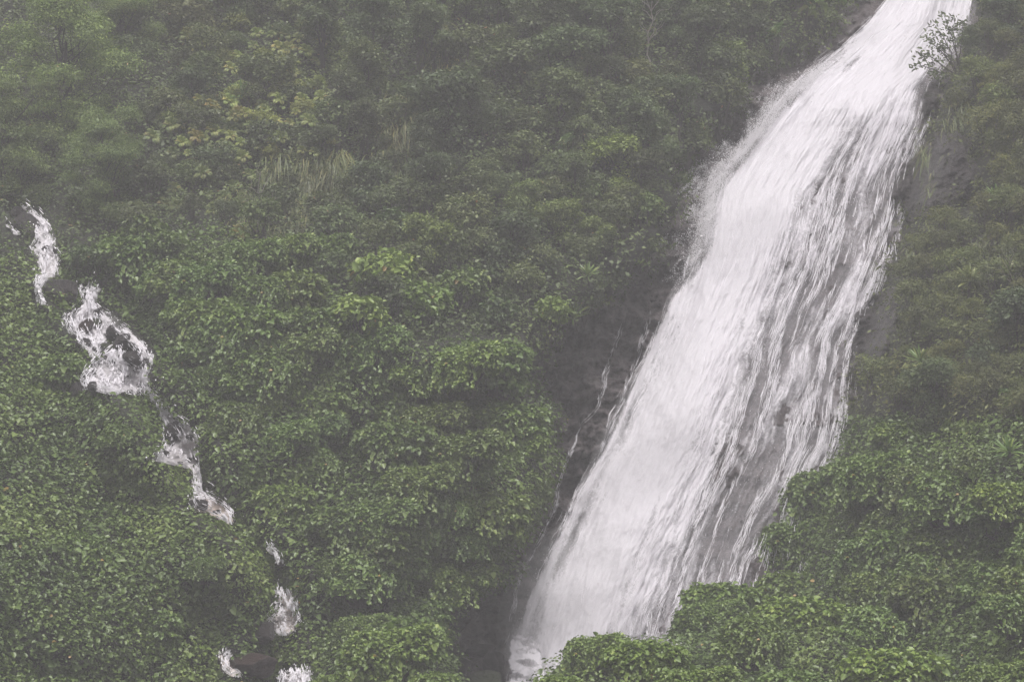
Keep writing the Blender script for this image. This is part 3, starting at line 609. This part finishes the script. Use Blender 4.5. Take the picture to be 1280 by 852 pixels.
for sd in range(3):            # creeper-smothered shrub, 3 m across
    lobes = [(0, 0, .9, 1.3, 1.0, .9)] + [(rng.uniform(-1.2, 1.2), rng.uniform(-.7, .3), rng.uniform(-.1, 1.6), rng.uniform(.4, .8), .6, rng.uniform(.35, .6)) for _ in range(11)]
    b = Bag(); leafy(b, lobes, (2900, 2300, 1500)[sd], .10, 5, (.135, .155, .20)[sd], shape=6, width=.85, tb=.08, up=.7, shell=.82)
    for k in range(9):         # hanging tendrils
        x0 = rng.uniform(-1.3, 1.3); z0 = rng.uniform(.5, 1.2); m_ = 16; t = np.linspace(0, 1, m_)
        P = np.stack([x0 + .1 * np.sin(t * 5 + k), -.95 - .15 * t + 0 * t, z0 - rng.uniform(.5, 1.0) * t], -1) + rng.normal(0, .035, (m_, 3))
        b.leaves(P, np.array([0, -1, .6]) + rng.normal(0, .3, (m_, 3)), np.array([0, -.3, -1]) + rng.normal(0, .4, (m_, 3)), .15 * rng.lognormal(0, .2, m_), np.clip(.62 + rng.normal(0, .1, m_), 0, .95), width=.85)
    tb = [(wander((rng.uniform(-.3, .3), 0, -.5), (l[0], l[1], l[2]), 5, .05), np.linspace(.08, .02, 5)) for l in lobes]
    reg('vineshrub', 'creeper_covered_shrub', [('foliage', b.build('foliage', M['vine'])), ('stem', tubes('stem', tb, M['bark'], 6))])
for sd in range(3):            # bushy small tree 4 m
    lobes = []
    for _ in range(9):
        a_ = rng.uniform(0, 6.28); rr = rng.uniform(.2, 1.15); lobes.append((rr * math.cos(a_), rr * .8 * math.sin(a_), rng.uniform(1.2, 3.4), rng.uniform(.45, .75), .6, rng.uniform(.45, .72)))
    b = Bag(); leafy(b, lobes, 900, .12, 9, .115, width=.6, shell=.6)
    tr = [(wander((0, 0, -.6), (rng.uniform(-.2, .2), 0, 2.0), 7, .03), np.linspace(.13, .07, 7))]; top = tr[0][0][-1]
    lb = [(wander(tr[0][0][rng.integers(3, 7)], l[:3], 6, .06, .05), np.linspace(.055, .012, 6)) for l in lobes]
    reg('tree', 'tree', [('crown', b.build('crown', M['wood'])), ('trunk', tubes('trunk', tr + lb, M['darkbark'], 6))])
for sd in range(2):            # feathery tree, 9 m crown in flat layers of very fine leaves on dark limbs
    lobes = []
    for _ in range(26):
        a_ = rng.uniform(0, 6.28); rr = rng.uniform(.3, 3.6) ; z_ = rng.uniform(1.5, 8.5); rr *= 1 - .5 * abs(z_ - 4.5) / 5
        lobes.append((rr * math.cos(a_), rr * .6 * math.sin(a_), z_, rng.uniform(.9, 1.5), .9, rng.uniform(.6, 1.0)))
    b = Bag(); leafy(b, lobes, 5200, .15, 11, .12, width=.40, shell=.35, tv=.34, tb=.06, up=.5)
    tr = [(wander((.3, .3, -1.5), (-.2, .2, 6.2), 10, .03), np.linspace(.20, .07, 10))]
    lb = [(wander(tr[0][0][min(9, max(2, int(l[2])))], (l[0], l[1] - .3, l[2] + .1), 7, .05, .04), np.linspace(.06, .012, 7)) for l in lobes]
    reg('feather', 'feathery_tree', [('crown', b.build('crown', M['wood'])), ('trunk', tubes('trunk', tr + lb, M['darkbark'], 6))])
for sd in range(2):            # bare pale twigs
    tr = [(wander((0, 0, -.4), (rng.uniform(-.2, .2), 0, 2.4), 8, .04), np.linspace(.045, .015, 8))]
    for _ in range(9):
        k = rng.integers(2, 7); st = tr[0][0][k]; e = st + np.array([rng.uniform(-.9, .9), rng.uniform(-.4, .2), rng.uniform(.3, 1.0)])
        l = wander(st, e, 6, .07); tr.append((l, np.linspace(.022, .008, 6)))
        tr.append((wander(l[3], l[3] + rng.normal(0, .3, 3) + (0, 0, .25), 4, .08), np.linspace(.012, .006, 4)))
    b = Bag(); P = np.concatenate([t_[0][-2:] for t_ in tr]); P = np.repeat(P, 5, 0) + rng.normal(0, .08, (len(P) * 5, 3))
    b.leaves(P, rng.normal(0, 1, P.shape) + (0, 0, 1), rng.normal(0, 1, P.shape), .07, np.clip(rng.normal(.5, .2, len(P)), 0, 1), shape=4)
    reg('bare', 'bare_tree', [('branches', tubes('branches', tr, M['palebark'], 5)), ('leaves', b.build('leaves', M['wood']))])
def fronds(b, n_, L, rise, spread, lw, tb, seg=9):
    for k in range(n_):
        a_ = k / n_ * 6.28 + rng.uniform(-.2, .2); el = rng.uniform(*rise); d = np.array([math.cos(a_) * math.cos(el), math.sin(a_) * math.cos(el), math.sin(el)])
        l = L * rng.uniform(.7, 1.1); t = np.linspace(.12, 1, seg); C = d * (l * t)[:, None] + np.array([0, 0, -1]) * (.55 * l * t ** 2)[:, None]
        C[:, 2] += .15; side = unit(np.cross(d, (0, 0, 1))); tg = unit(np.gradient(C, axis=0))
        tint = np.clip(tb + rng.normal(0, .12), 0, 1)
        for sg in (-1, 1):
            b.leaves(C, np.cross(tg, side * -1) * -1 + np.array([0, 0, .7]), side * sg + tg * .55 + (0, 0, -.15), lw * np.sin(np.pi * (t * .85 + .1)) + .02, np.full(seg, tint), width=.30, shape=4)
        b.blades(np.array([[0, 0, .15]]), d[None], l, .55, .02, np.array([tint]), seg=6)
for sd in range(2):
    b = Bag(); fronds(b, 13, 1.15, (.3, 1.2), .8, .24, .60, seg=12)
    cr = [(wander((0, 0, -.5), (0, 0, .2), 4, .02), np.linspace(.08, .05, 4))]
    reg('fern', 'fern', [('fronds', b.build('fronds', M['fern'])), ('stem', tubes('stem', cr, M['darkbark'], 6))])
for sd in range(2):            # spiky rosette
    n_ = 42; a_ = rng.uniform(0, 6.28, n_); el = rng.uniform(.15, 1.45, n_)
    d = np.stack([np.cos(a_) * np.cos(el), np.sin(a_) * np.cos(el), np.sin(el)], -1); b = Bag()
    b.blades(np.tile([[0, 0, .1]], (n_, 1)) + d * .05, d, rng.uniform(.7, 1.15, n_), rng.uniform(.05, .4, n_), .085, np.clip(rng.normal(.6, .2, n_), 0, 1), seg=5)
    reg('spiky', 'spiky_plant', [('leaves', b.build('leaves', M['spike'])), ('stem', tubes('stem', [(wander((0, 0, -.6), (0, 0, .15), 4, .02), np.linspace(.09, .07, 4))], M['bark'], 6))])
for sd in range(2):            # tuft of long hanging grass
    n_ = 110; P = np.stack([rng.normal(0, .28, n_), rng.normal(0, .12, n_), rng.normal(0, .18, n_)], -1)
    d = np.stack([rng.normal(0, .35, n_), -np.abs(rng.normal(.6, .3, n_)), rng.uniform(.1, 1, n_)], -1); b = Bag()
    b.blades(P, d, rng.uniform(.4, 1.1, n_), rng.uniform(.9, 1.7, n_), .030, np.clip(rng.normal(.5, .28, n_), 0, 1), seg=6)
    reg('grass', 'grass_tuft', [('blades', b.build('blades', M['grass']))])
for sd in range(2):            # big-leaved plant
    n_ = 70; b = Bag(); st = []
    for k in range(9):
        e = np.array([rng.normal(0, .45), rng.normal(0, .3), rng.uniform(.5, 1.5)]); l = wander((0, 0, -.3), e, 5, .04); st.append((l, np.linspace(.025, .01, 5)))
        m_ = 9; P = e + rng.normal(0, .06, (m_, 3)); dd = rng.normal(0, 1, (m_, 3)) + (0, -.3, -.4)
        b.leaves(P, rng.normal(0, .3, (m_, 3)) + (0, -.4, 1), dd, .34 * rng.lognormal(0, .2, m_), np.clip(rng.normal(.62, .2, m_), 0, 1), width=.42)
    reg('bigleaf', 'big_leaved_plant', [('leaves', b.build('leaves', M['spike'])), ('stem', tubes('stem', st, M['bark'], 5))])
# sapling leaning over the fall
st = []; b = Bag()
for k, (ex, ez, L0) in enumerate([(-1.55, .62, 1), (-1.25, 1.35, 1), (-.95, 1.75, 1), (-.55, 2.25, 1), (-.2, 2.15, 1), (.15, 1.9, 1), (-1.7, .15, 1), (-1.0, -.2, 1), (-.75, 1.1, 1)]):
    l = wander((0, 0, -.25), (ex, rng.uniform(-.3, .2), ez), 8, .025, .05); st.append((l, np.linspace(.035, .010, 8)))
    for j in (4, 5, 6, 7):
        m_ = 15; P = l[j] + rng.normal(0, .10, (m_, 3)); T = np.clip(rng.normal(.35, .15, m_), 0, 1)
        b.leaves(P, rng.normal(0, .6, (m_, 3)) + (0, -.4, .6), (l[7] - l[3]) + rng.normal(0, .5, (m_, 3)), .15 * rng.lognormal(0, .2, m_), T, width=.42)
reg('sapling', 'sapling', [('leaves', b.build('leaves', M['wood'])), ('stem', tubes('stem', st, M['darkbark'], 5))])

HGT = dict(shrub=1.6, leafshrub=1.6, bankshrub=1.6, vineshrub=2.4, tree=4.0, feather=9.2, bare=2.6, fern=1.0, spiky=1.1, grass=.9, bigleaf=1.6, sapling=2.3)
WID = dict(shrub=2.1, leafshrub=2.1, bankshrub=2.1, vineshrub=4.0, tree=3.2, feather=8.5, bare=1.8, fern=1.9, spiky=1.9, grass=1.2, bigleaf=1.6, sapling=1.9)
cnt = {}
def put(key, u, v, w_, label, color=(1, 1, 1), group=None, toward=0.0, rot=None, hs=1.0):
    """centre the plant about (u, v), w_ wide; it roots in the slope below"""
    Y = float(bil(HY, u, v)) - toward; s = w_ * pxm(Y) / WID[key]
    k = cnt.get(key, 0); cnt[key] = k + 1; name, parts = PR[key][k % len(PR[key])]
    r = bpy.data.objects.new(name, None); COL.objects.link(r)
    h = HGT[key] * s * hs; p = place(u, v, Y); p[2] -= h * .5
    vv = float(v) + h * .5 / pxm(Y); yb = float(bil(HY, u, vv))
    p[1] = min(Y, yb) + .05 if toward == 0 else Y
    r.location = p; r.scale = (s, s, s * hs); r.rotation_euler = (0, 0, (rng.uniform(-.5, .5) if key in ('grass', 'vineshrub', 'sapling') else rng.uniform(0, 6.28)) if rot is None else rot)
    if key in ('fern', 'spiky'): r.rotation_euler = (R(38), 0, rng.uniform(-.4, .4))
    r['label'] = label; r['category'] = CAT[key]
    if group: r['group'] = group
    for pn, me in parts:
        c_ = bpy.data.objects.new(pn, me); COL.objects.link(c_); c_.parent = r; c_.color = (*color, 1)
    return r
CAT = dict(shrub='shrub', leafshrub='shrub', bankshrub='shrub', vineshrub='shrub', tree='tree', feather='tree', bare='tree', fern='fern', spiky='spiky plant', grass='grass tuft', bigleaf='plant', sapling='sapling')
# ------------------------------------------------------------------ plants: placing
BR, PA, DK, BN, YE, MD = (1.45, 1.4, 1.05), (1.35, 1.3, 1.45), (.62, .68, .75), (1.15, .85, .85), (1.9, 1.55, .9), (1, 1, 1)
G1 = 'feathery trees in the upper left corner'
for a_ in [
 (78, 95, 230, 'large feathery tree filling the top left corner', (1.5, 1.6, 1.3), 5.0), (8, 190, 190, 'feathery tree above the first drop of the side stream, at the left edge', (1.2, 1.25, 1.1), 5.0),
 (130, 215, 170, 'feathery tree leaning over the right side of the upper side stream', (1.25, 1.35, 1.2), 3.5), (150, 20, 150, 'pale feathery tree right of the corner tree, cut by the top edge', (1.3, 1.35, 1.2), 3.2),
 (-80, 60, 200, 'feathery tree half outside the left edge', MD, 4)]:
    put('feather', a_[0], a_[1], a_[2], a_[3], a_[4], G1, toward=a_[5])
GT = 'small trees among the thicket'
for u_, v_, w_, lb, co in [
 (783, 222, 92, 'bright yellow-green tree, the brightest one left of the waterfall', (1.9, 1.85, 1.2)), (905, 88, 76, 'yellow-green tree just left of the upper waterfall, above the bare mossy strip', (1.5, 1.5, 1.1)),
 (938, 30, 66, 'grey-green round-headed tree at the top beside the waterfall', PA), (868, 40, 70, 'dull green tree near the top edge, second from the waterfall', MD),
 (640, 325, 120, 'dark broad tree in the middle of the slope between lighter shrubs', DK), (700, 300, 76, 'light green small tree on the right shoulder of the dark broad tree', BR),
 (745, 305, 60, 'small light tree nearest the rock face below the bright yellow-green tree', BR), (655, 262, 74, 'pale round tree in mid slope, upper right of the little pale one', (1.4, 1.4, 1.2)),
 (590, 247, 48, 'little pale grey-green round tree in the centre of the slope', (1.5, 1.45, 1.6)), (530, 320, 92, 'mid-green tree at the left end of the light row of shrubs', BR),
 (465, 250, 96, 'dusky tree right of the hanging grass', DK), (560, 175, 130, 'wide dim tree in the hazy middle of the upper slope', DK), (650, 120, 120, 'hazy olive tree under the bare pale trunks', (.85, .85, .85)),
 (470, 20, 90, 'light olive tree at the top, left of the strip of dry grass', BR), (600, 40, 90, 'dim tree at the top, right of the strip of dry grass', MD), (720, 95, 84, 'olive tree in the upper middle with one lighter side', (1.1, 1.1, .9)),
 (795, 110, 76, 'brownish small tree in the upper middle', (1.25, 1.05, .95)), (820, 175, 70, 'dim tree above the bright yellow-green tree', MD), (730, 185, 70, 'pale-leaved tree left of the bright yellow-green tree', PA),
 (235, 40, 100, 'brownish grey tree right of the feathery trees', (1.1, .9, .95)), (300, 30, 100, 'hazy brown-grey tree at the top edge above the fern clumps', (1.05, .92, 1.0)), (420, 75, 86, 'light green tree right of the yellow fern clumps', BR),
 (240, 130, 90, 'dark tree between the feathery trees and the fern clumps', DK), (1262, 40, 90, 'dark tree in the top right corner', DK), (1250, 150, 80, 'light green tree at the right edge above the grassy tuft', BR),
 (1215, 60, 60, 'dark small tree right beside the top of the waterfall', DK), (1262, 430, 110, 'dark tree at the right edge, halfway down', DK), (1165, 500, 90, 'dark tree over the hollow on the right bank', (.8, .85, .85))]:
    put('tree', u_, v_, w_ * 1.05, lb, co, GT, toward=1.3 if v_ > 180 else .6)
GS = 'shrubs on the vine slope and above it'
for u_, v_, w_, lb, co in [
 (480, 352, 88, 'light green leafy shrub, the leftmost of the middle row of shrubs', BR), (450, 405, 76, 'leafy shrub on the left rim of the vine mounds', BR), (520, 395, 84, 'leafy shrub above the overhanging vine mound', (1.2, 1.25, 1.0)),
 (575, 365, 70, 'mid-green leafy shrub left of the dark broad tree', MD), (620, 400, 60, 'dim leafy shrub just above the overhanging vine mound\'s right end', DK), (570, 280, 60, 'green leafy shrub under the little pale round tree', MD),
 (500, 290, 60, 'dim leafy shrub in the shade above the light middle row', DK), (690, 395, 52, 'leafy shrub at the edge of the bare rock face', BR), (715, 255, 60, 'green leafy shrub lower left of the bright yellow-green tree', MD),
 (800, 265, 60, 'olive leafy shrub under the bright yellow-green tree', MD), (850, 235, 44, 'leafy shrub on the rim where the spray hits the left bank', MD), (220, 320, 60, 'leafy shrub at the top of the big round vine mound', MD),
 (110, 330, 50, 'dark leafy shrub hanging over the side stream\'s second cascade', DK), (180, 300, 66, 'leafy shrub between the feathery trees and the vine mounds', MD), (395, 330, 60, 'grey-green leafy shrub under the hanging grass', PA)]:
    put('leafshrub', u_, v_, w_ * 1.12, lb, co, GS, toward=1.0)
fill_v = True
GV = 'creeper-covered shrubs'
VS = [
 (480, 812, 150, 'bright creeper-covered bush in the bottom centre, left of the channel', (1.25, 1.25, 1.1), 6.5), (545, 858, 100, 'low bright creeper bush at the bottom edge beside the channel rocks', (1.25, 1.25, 1.1), 7.5), (425, 860, 90, 'low creeper bush at the bottom edge, left side of the central bush', (1.2, 1.2, 1.1), 7),
 (740, 812, 100, 'bright bush in front of the waterfall foot, the leftmost of the foreground row', (1.3, 1.3, 1.1), 15), (700, 862, 100, 'low bush at the bottom edge hiding the channel\'s right side', (1.3, 1.3, 1.1), 17), (810, 822, 120, 'bright bush in front of the waterfall foot, second of the foreground row', (1.3, 1.3, 1.1), 15),
 (880, 772, 110, 'tall green bush covering the lower right corner of the waterfall', (1.1, 1.15, 1.05), 13), (940, 790, 110, 'mid-green bush right of the tall bush over the waterfall corner', (1.1, 1.1, 1.0), 13), (1005, 770, 130, 'light green bush with a ragged top in the lower right', (1.35, 1.35, 1.0), 10),
 (860, 860, 130, 'low bush in the middle of the bottom right edge', (1.2, 1.2, 1.05), 16), (990, 862, 140, 'dark-centred bush on the bottom edge', (1.05, 1.1, 1.05), 14), (1120, 838, 150, 'long light bush along the bottom edge, right of the dark-centred one', (1.35, 1.35, 1.0), 11),
 (1240, 850, 120, 'leafy bush in the bottom right corner', (1.15, 1.15, 1.0), 8), (1090, 775, 100, 'bush with white-green leaves below the dark hollow', (1.2, 1.25, 1.3), 6), (1262, 760, 90, 'grey-green bush at the right edge above the corner bush', (1.0, 1.05, 1.05), 4),
 (1030, 612, 140, 'creeper bush bulging over the right rim of the waterfall', (1.0, 1.05, .95), 5), (985, 735, 120, 'rounded creeper bush under the one on the lower right edge of the waterfall', (1.1, 1.1, .95), 9), (905, 748, 110, 'bush poking up highest in front of the waterfall\'s lower right corner', (1.15, 1.2, 1.0), 12), (1090, 590, 120, 'creeper-hung bush above the dark hollow', (1.05, 1.1, .95), 2.5), (1180, 610, 120, 'wide creeper bush in the middle of the lower right bank', (1.0, 1.05, .95), 2),
 (1255, 620, 90, 'yellow-green creeper bush at the right edge', (1.35, 1.3, .95), 2), (992, 672, 120, 'creeper bush beside the lower right edge of the waterfall', (.95, 1.0, .9), 6), (1150, 705, 80, 'creeper bush between the two dark hollows', (.95, 1.0, .95), 2),
 (1130, 545, 90, 'low green bush where the dry bank meets the creepers', (1.1, 1.1, .9), 1), (585, 452, 110, 'overhanging creeper mound beside the bare rock face', (1.35, 1.35, 1.1), 1.0), (630, 470, 70, 'right end of the overhang, a creeper mound touching the rock face', (1.15, 1.2, 1.0), 1.0),
 (525, 470, 80, 'left shoulder of the overhang, a rounded creeper mound', (1.2, 1.2, 1.05), .8), (650, 560, 80, 'creeper mound on the rock face rim, under the overhang', (1.2, 1.2, 1.0), .8), (672, 610, 50, 'creeper mound sticking out furthest over the lower rock face', (1.1, 1.1, .95), .8),
 (245, 345, 100, 'big round creeper mound right of the side stream', (.95, 1.05, 1.05), .5), (264, 466, 60, 'round creeper mound between the foam fan and the grey boulder cascade', (1, 1.05, 1.05), .8), (148, 540, 56, 'round creeper mound left of the side stream under the foam fan', (1, 1.05, 1.0), .8),
 (172, 604, 46, 'small creeper mound beside the narrow neck of the stream', (1.0, 1.05, 1.0), .6), (255, 706, 56, 'creeper mound under the tan cascade', (.95, 1.0, 1.0), .5), (402, 806, 40, 'dark creeper mound right of the lowest boulders', (.8, .9, .85), .6), (312, 592, 56, 'creeper mound right of the narrow neck of the stream', (1.05, 1.1, 1.0), .3),
 (60, 470, 120, 'creeper swell on the left slope level with the foam fan', (1, 1.05, 1.0), .2), (100, 690, 130, 'creeper swell in the middle of the lower left slope', (1.0, 1.05, 1.0), .2), (195, 780, 100, 'creeper swell left of the lowest boulders', (1.0, 1.05, 1.0), .2)]
for u_, v_, w_, lb, co, tw in VS: put('vineshrub', u_, v_, w_, lb, co, GV, toward=tw)
GF = 'fern clumps on the upper slope'
for u_, v_, w_, lb, co in [
 (305, 105, 56, 'pale yellow-green fern, top of the fern slope', BR), (362, 55, 50, 'yellowish fern high up by the light olive trees', (1.3, 1.1, .9)), (365, 85, 46, 'yellow fern right above the densest fern clump', (1.3, 1.15, .9)), (345, 110, 48, 'yellow-green fern in the densest fern clump', (1.2, 1.1, .9)),
 (378, 120, 48, 'drooping pale fern right of the densest clump', (1.25, 1.2, 1.0)), (385, 145, 46, 'pale fern with hanging fronds on the right end', (1.2, 1.15, 1.0)), (265, 128, 50, 'orange-tinged fern on the left of the fern slope', (1.4, .95, .8)), (245, 165, 46, 'orange-brown fern under the orange-tinged one', (1.4, .9, .8)),
 (215, 150, 50, 'green fern next to the feathery trees', MD), (315, 155, 48, 'green fern in the middle of the fern slope', MD), (285, 180, 48, 'dim fern in the lower middle of the fern slope', (.9, .9, .9)), (345, 165, 46, 'yellow-green fern under the densest clump', BR),
 (190, 165, 48, 'green fern at the right rim of the feathery crown', MD), (300, 135, 46, 'fern with reddish tips below the topmost fern', (1.4, .95, .9)), (1210, 40, 40, 'small fern beside the top of the waterfall on the right', MD), (1235, 95, 60, 'brownish fern on the upper right bank', (1.2, .95, .8)),
 (1262, 85, 56, 'brown-green fern at the right edge of the upper bank', (1.1, .9, .8)), (760, 370, 40, 'small fern on the bare rock left of the waterfall', (.9, .9, .8)), (300, 285, 48, 'brown-tipped fern under the hanging grass', (1.3, .95, .8)), (255, 210, 50, 'dark fern on the slope left of the hanging grass', (.8, .8, .8)),
 (425, 40, 48, 'bright fern at the top left of the light olive tree', BR), (870, 265, 36, 'small fern on the spray-wet left rim', MD)]:
    put('fern', u_, v_, w_ * .72, lb, tuple((np.array(co) * .75 + .25) * 1.0), GF, toward=2.0)
GP = 'spiky rosette plants'
for u_, v_, w_, lb, co in [
 (303, 108, 50, 'spiky pale rosette standing among the ferns of the upper slope', (1.1, 1.2, 1)), (717, 385, 52, 'bright spiky rosette on the rim of the bare rock face', (1.3, 1.3, 1.0)), (1150, 440, 50, 'bright spiky rosette in the middle of the right bank', (1.25, 1.25, 1.0)),
 (1212, 340, 52, 'spiky rosette with two orange dead leaves on the right bank', (1.3, 1.05, .7)), (1262, 330, 60, 'spiky rosette with a dead brown stalk at the right edge', (1.0, .85, .7)), (1245, 238, 40, 'narrow upright spiky plant above the light shrubs of the right bank', (1.1, 1.2, .9)),
 (1262, 552, 54, 'bright upright spiky plant at the right edge above the creepers', (1.2, 1.3, .9)), (735, 335, 40, 'small spiky rosette left of the rock face top', (1.1, 1.1, .9))]:
    put('spiky', u_, v_, w_, lb, tuple(np.array(co) * 1.0), GP, toward=2.3)
GB = 'big-leaved plants'
for u_, v_, w_, lb, co in [
 (575, 12, 56, 'yellow-green big-leaved plant at the top edge above the dry grass', (1.1, 1.1, .9)), (1005, 10, 60, 'big-leaved plant at the top edge left of the waterfall', (1.0, 1.0, .8)), (1040, 4, 44, 'small big-leaved plant almost touching the waterfall top', (.9, .95, .8)),
 (1170, 478, 46, 'big-leaved plant under the middle rosette of the right bank', (.9, 1.0, .8)), (710, 190, 56, 'big-leaved plant with pale leaves in the hazy middle', (1.1, 1.1, 1.2)), (1262, 505, 46, 'big-leaved plant at the right edge by the dark tree', (.9, 1, .8)),
 (970, 50, 50, 'big-leaved plant below the grey-green round-headed tree', (.8, .9, .8))]:
    put('bigleaf', u_, v_, w_, lb, co, GB, toward=1.0)
for u_, v_, w_, lb in [(70, 356, 26, 'left'), (86, 360, 24, 'right')]:
    put('bankshrub', u_, v_, w_, lb + ' one of two little shrubs growing on the dark boulder in the upper side stream', (.8, .85, .75), 'little shrubs on the stream boulder', toward=1.2)
for u_, v_, w_, lb in [(548, 45, 44, 'upper'), (562, 78, 44, 'lower')]:
    put('grass', u_, v_, w_, lb + ' tuft of dry yellow hanging grass near the top edge', (1.0, .95, .75), 'dry hanging grass near the top', toward=2.2)
for u_, v_ in [(545, 20), (555, 60), (568, 100), (538, 110), (475, 130), (500, 115), (515, 145), (490, 150)]:
    put('grass', u_, v_, 40, 'dull hanging grass tuft in the strip below the top edge', (1.0, .95, .8), 'grass tufts in the strip below the top edge', toward=2.0)
for k in range(34):
    u_, v_ = rng.normal(372, 48), rng.uniform(160, 305)
    put('grass', u_ - (v_ - 230) * .3, v_, rng.uniform(26, 50), 'long drooping grass tuft on the slope under the ferns', tuple(np.array([.72, .74, .62]) * rng.uniform(.7, 1.5)), 'hanging grass under the ferns', toward=1.25)
for k in range(20):
    u_, v_ = rng.uniform(1130, 1290), rng.uniform(120, 400)
    put('grass', u_, v_, rng.uniform(30, 44), 'green grass tuft on the steep right bank', (.75, .8, .7), 'grass tufts on the right bank')
for u_, v_, w_, lb in [(668, 20, 60, 'pale bare trunk with thin twigs at the top centre'), (682, 5, 50, 'second pale bare trunk, right of the first at the top centre'), (775, 15, 70, 'forked pale bare tree at the top, right of the two trunks'), (810, 45, 60, 'leaning pale bare twigs below the forked bare tree'),
                       (330, 262, 50, 'bare twigs at the foot of the hanging grass'), (1258, 350, 40, 'dead twiggy stalk at the right edge')]:
    put('bare', u_, v_, w_, lb, MD, 'bare pale trees')
put('sapling', 1172, 92, 60, 'thin sapling leaning out over the top of the waterfall', (1.15, 1.15, 1.1), toward=0, rot=0)
put('sapling', 985, 612, 60, 'leafy branch reaching over the lower right edge of the waterfall', (1.3, 1.5, 1.1), toward=3.5, rot=0)
# look-alike shrubs that fill the thicket
def fill(key, n, ur, vr, label, group, base, size, var=.3, ok=lambda u, v: True, tw=0):
    k = 0; pts = []
    for _ in range(n * 60):
        if k >= n: break
        u_, v_ = rng.uniform(*ur), rng.uniform(*vr)
        if not ok(u_, v_) or any((u_ - a) ** 2 + (v_ - b) ** 2 < (24 if key != 'fern' else 15) ** 2 for a, b in pts): continue
        pts.append((u_, v_)); k += 1; q = rng.uniform(1 - var, 1 + var)
        put(key, u_, v_, rng.uniform(*size), label, (base[0] * q * rng.uniform(.92, 1.1), base[1] * q, base[2] * q * rng.uniform(.9, 1.15)), group, toward=tw)
zv = lambda u_, v_: not bool(zone(np.array([u_]), np.array([v_]))[0][0])
fill('shrub', 95, (400, 1060), (-30, 400), 'dim rounded shrub in the hazy thicket between hanging grass and waterfall', 'shrubs of the hazy thicket', (.9, .9, .95), (44, 84), ok=lambda u, v: u < float(uB(v)) - 16 and zv(u, v))
fill('tree', 30, (400, 1000), (-20, 260), 'dim small tree in the hazy thicket between hanging grass and waterfall', 'small trees of the hazy thicket', (.8, .82, .85), (60, 100), ok=lambda u, v: u < float(uB(v)) - 40)
fill('fern', 66, (225, 410), (35, 190), 'small pale drooping fern on the right half of the fern slope', 'pale ferns of the fern slope', (1.2, 1.15, .95), (18, 36), var=.35, tw=1.9)
fill('shrub', 16, (220, 410), (30, 200), 'yellowish shrub among the ferns of the fern slope', 'yellowish shrubs of the fern slope', (1.75, 1.5, .95), (30, 54), tw=1.2)
fill('fern', 26, (190, 330), (120, 260), 'small dull fern on the lower left of the fern slope', 'dull ferns of the fern slope', (.85, .85, .8), (22, 36), var=.3, tw=1.2)
fill('shrub', 46, (150, 400), (-30, 290), 'dim shrub on the fern slope beside the feathery trees', 'shrubs of the fern slope', (.85, .85, .85), (40, 72), ok=zv)
fill('bankshrub', 85, (1090, 1320), (-30, 520), 'olive shrub on the steep bank right of the waterfall', 'olive shrubs of the right bank', (1.0, 1.0, .95), (40, 76), ok=lambda u, v: u > float(uR(v)) + 22 and ((u - 1170) / 66) ** 2 + ((v - 222) / 62) ** 2 > 1 and ((u - 1094) / 42) ** 2 + ((v - 412) / 62) ** 2 > 1)
vz = lambda u_, v_: bool(zone(np.array([u_]), np.array([v_]))[0][0]) and not in_wet(np.array([u_]), np.array([v_ - 20.]), 44)[0] and not in_wet(np.array([u_]), np.array([v_ + 15.]), 40)[0] and not in_wet(np.array([u_]), np.array([v_ - 50.]), 30)[0]
fill('vineshrub', 62, (-40, 690), (320, 850), 'rounded creeper-smothered hump on the vine slope', 'humps of the vine slope', (1.0, 1.03, 1.0), (66, 120), var=.18, ok=lambda u, v: vz(u, v) and u > float(uS(v)) + 25 and u < float(uB(v)) - 58)
fill('vineshrub', 22, (1060, 1320), (560, 760), 'creeper-draped bush on the lower right bank', 'draped bushes of the lower right bank', (.95, .98, .9), (70, 120), var=.18)
# ------------------------------------------------------------------ spray mist in front of the fall
m, nt, o = newmat('spray_mist'); pv = node(nt, 'ShaderNodeVolumePrincipled'); pv.inputs['Color'].default_value = (.98, .97, .98, 1); pv.inputs['Density'].default_value = .09
nt.links.new(pv.outputs[0], o.inputs['Volume'])
import bmesh
bm = bmesh.new(); bmesh.ops.create_icosphere(bm, subdivisions=4, radius=1); mm = bpy.data.meshes.new('mist'); bm.to_mesh(mm); bm.free(); mm.materials.append(m)
for (u_, v_, rx, ry, rz, lb) in [(712, 765, 2.8, 1.6, 4.0, 'soft mist at the foot of the waterfall'), (800, 575, 2.0, 1.4, 6.0, 'soft mist over the lower core of the waterfall'), (925, 290, 2.0, 1.4, 5.0, 'soft mist where the water bounces outward')]:
    o_ = link('mist', mm, kind='stuff', label=lb); o_.location = place(u_, v_, float(prof(v_)) - 2.6); o_.scale = (rx, ry, rz); o_.rotation_euler = (0, R(22), 0)
# ------------------------------------------------------------------ haze
hz = [(-130, 130), (-40, 188), (-1.2, 58)]
V = np.array([[x, y, z] for x in hz[0] for y in hz[1] for z in hz[2]], float)
Q = np.array([[0, 1, 3, 2], [4, 6, 7, 5], [0, 4, 5, 1], [2, 3, 7, 6], [0, 2, 6, 4], [1, 5, 7, 3]])
m, nt, o = newmat('misty_air'); pv = node(nt, 'ShaderNodeVolumePrincipled'); pv.inputs['Color'].default_value = (.97, .955, .97, 1); pv.inputs['Density'].default_value = HAZE
nt.links.new(pv.outputs[0], o.inputs['Volume'])
link('haze', mesh('haze', V, quads=Q, mat=m), kind='stuff', label='pale rain mist hanging over the whole valley')
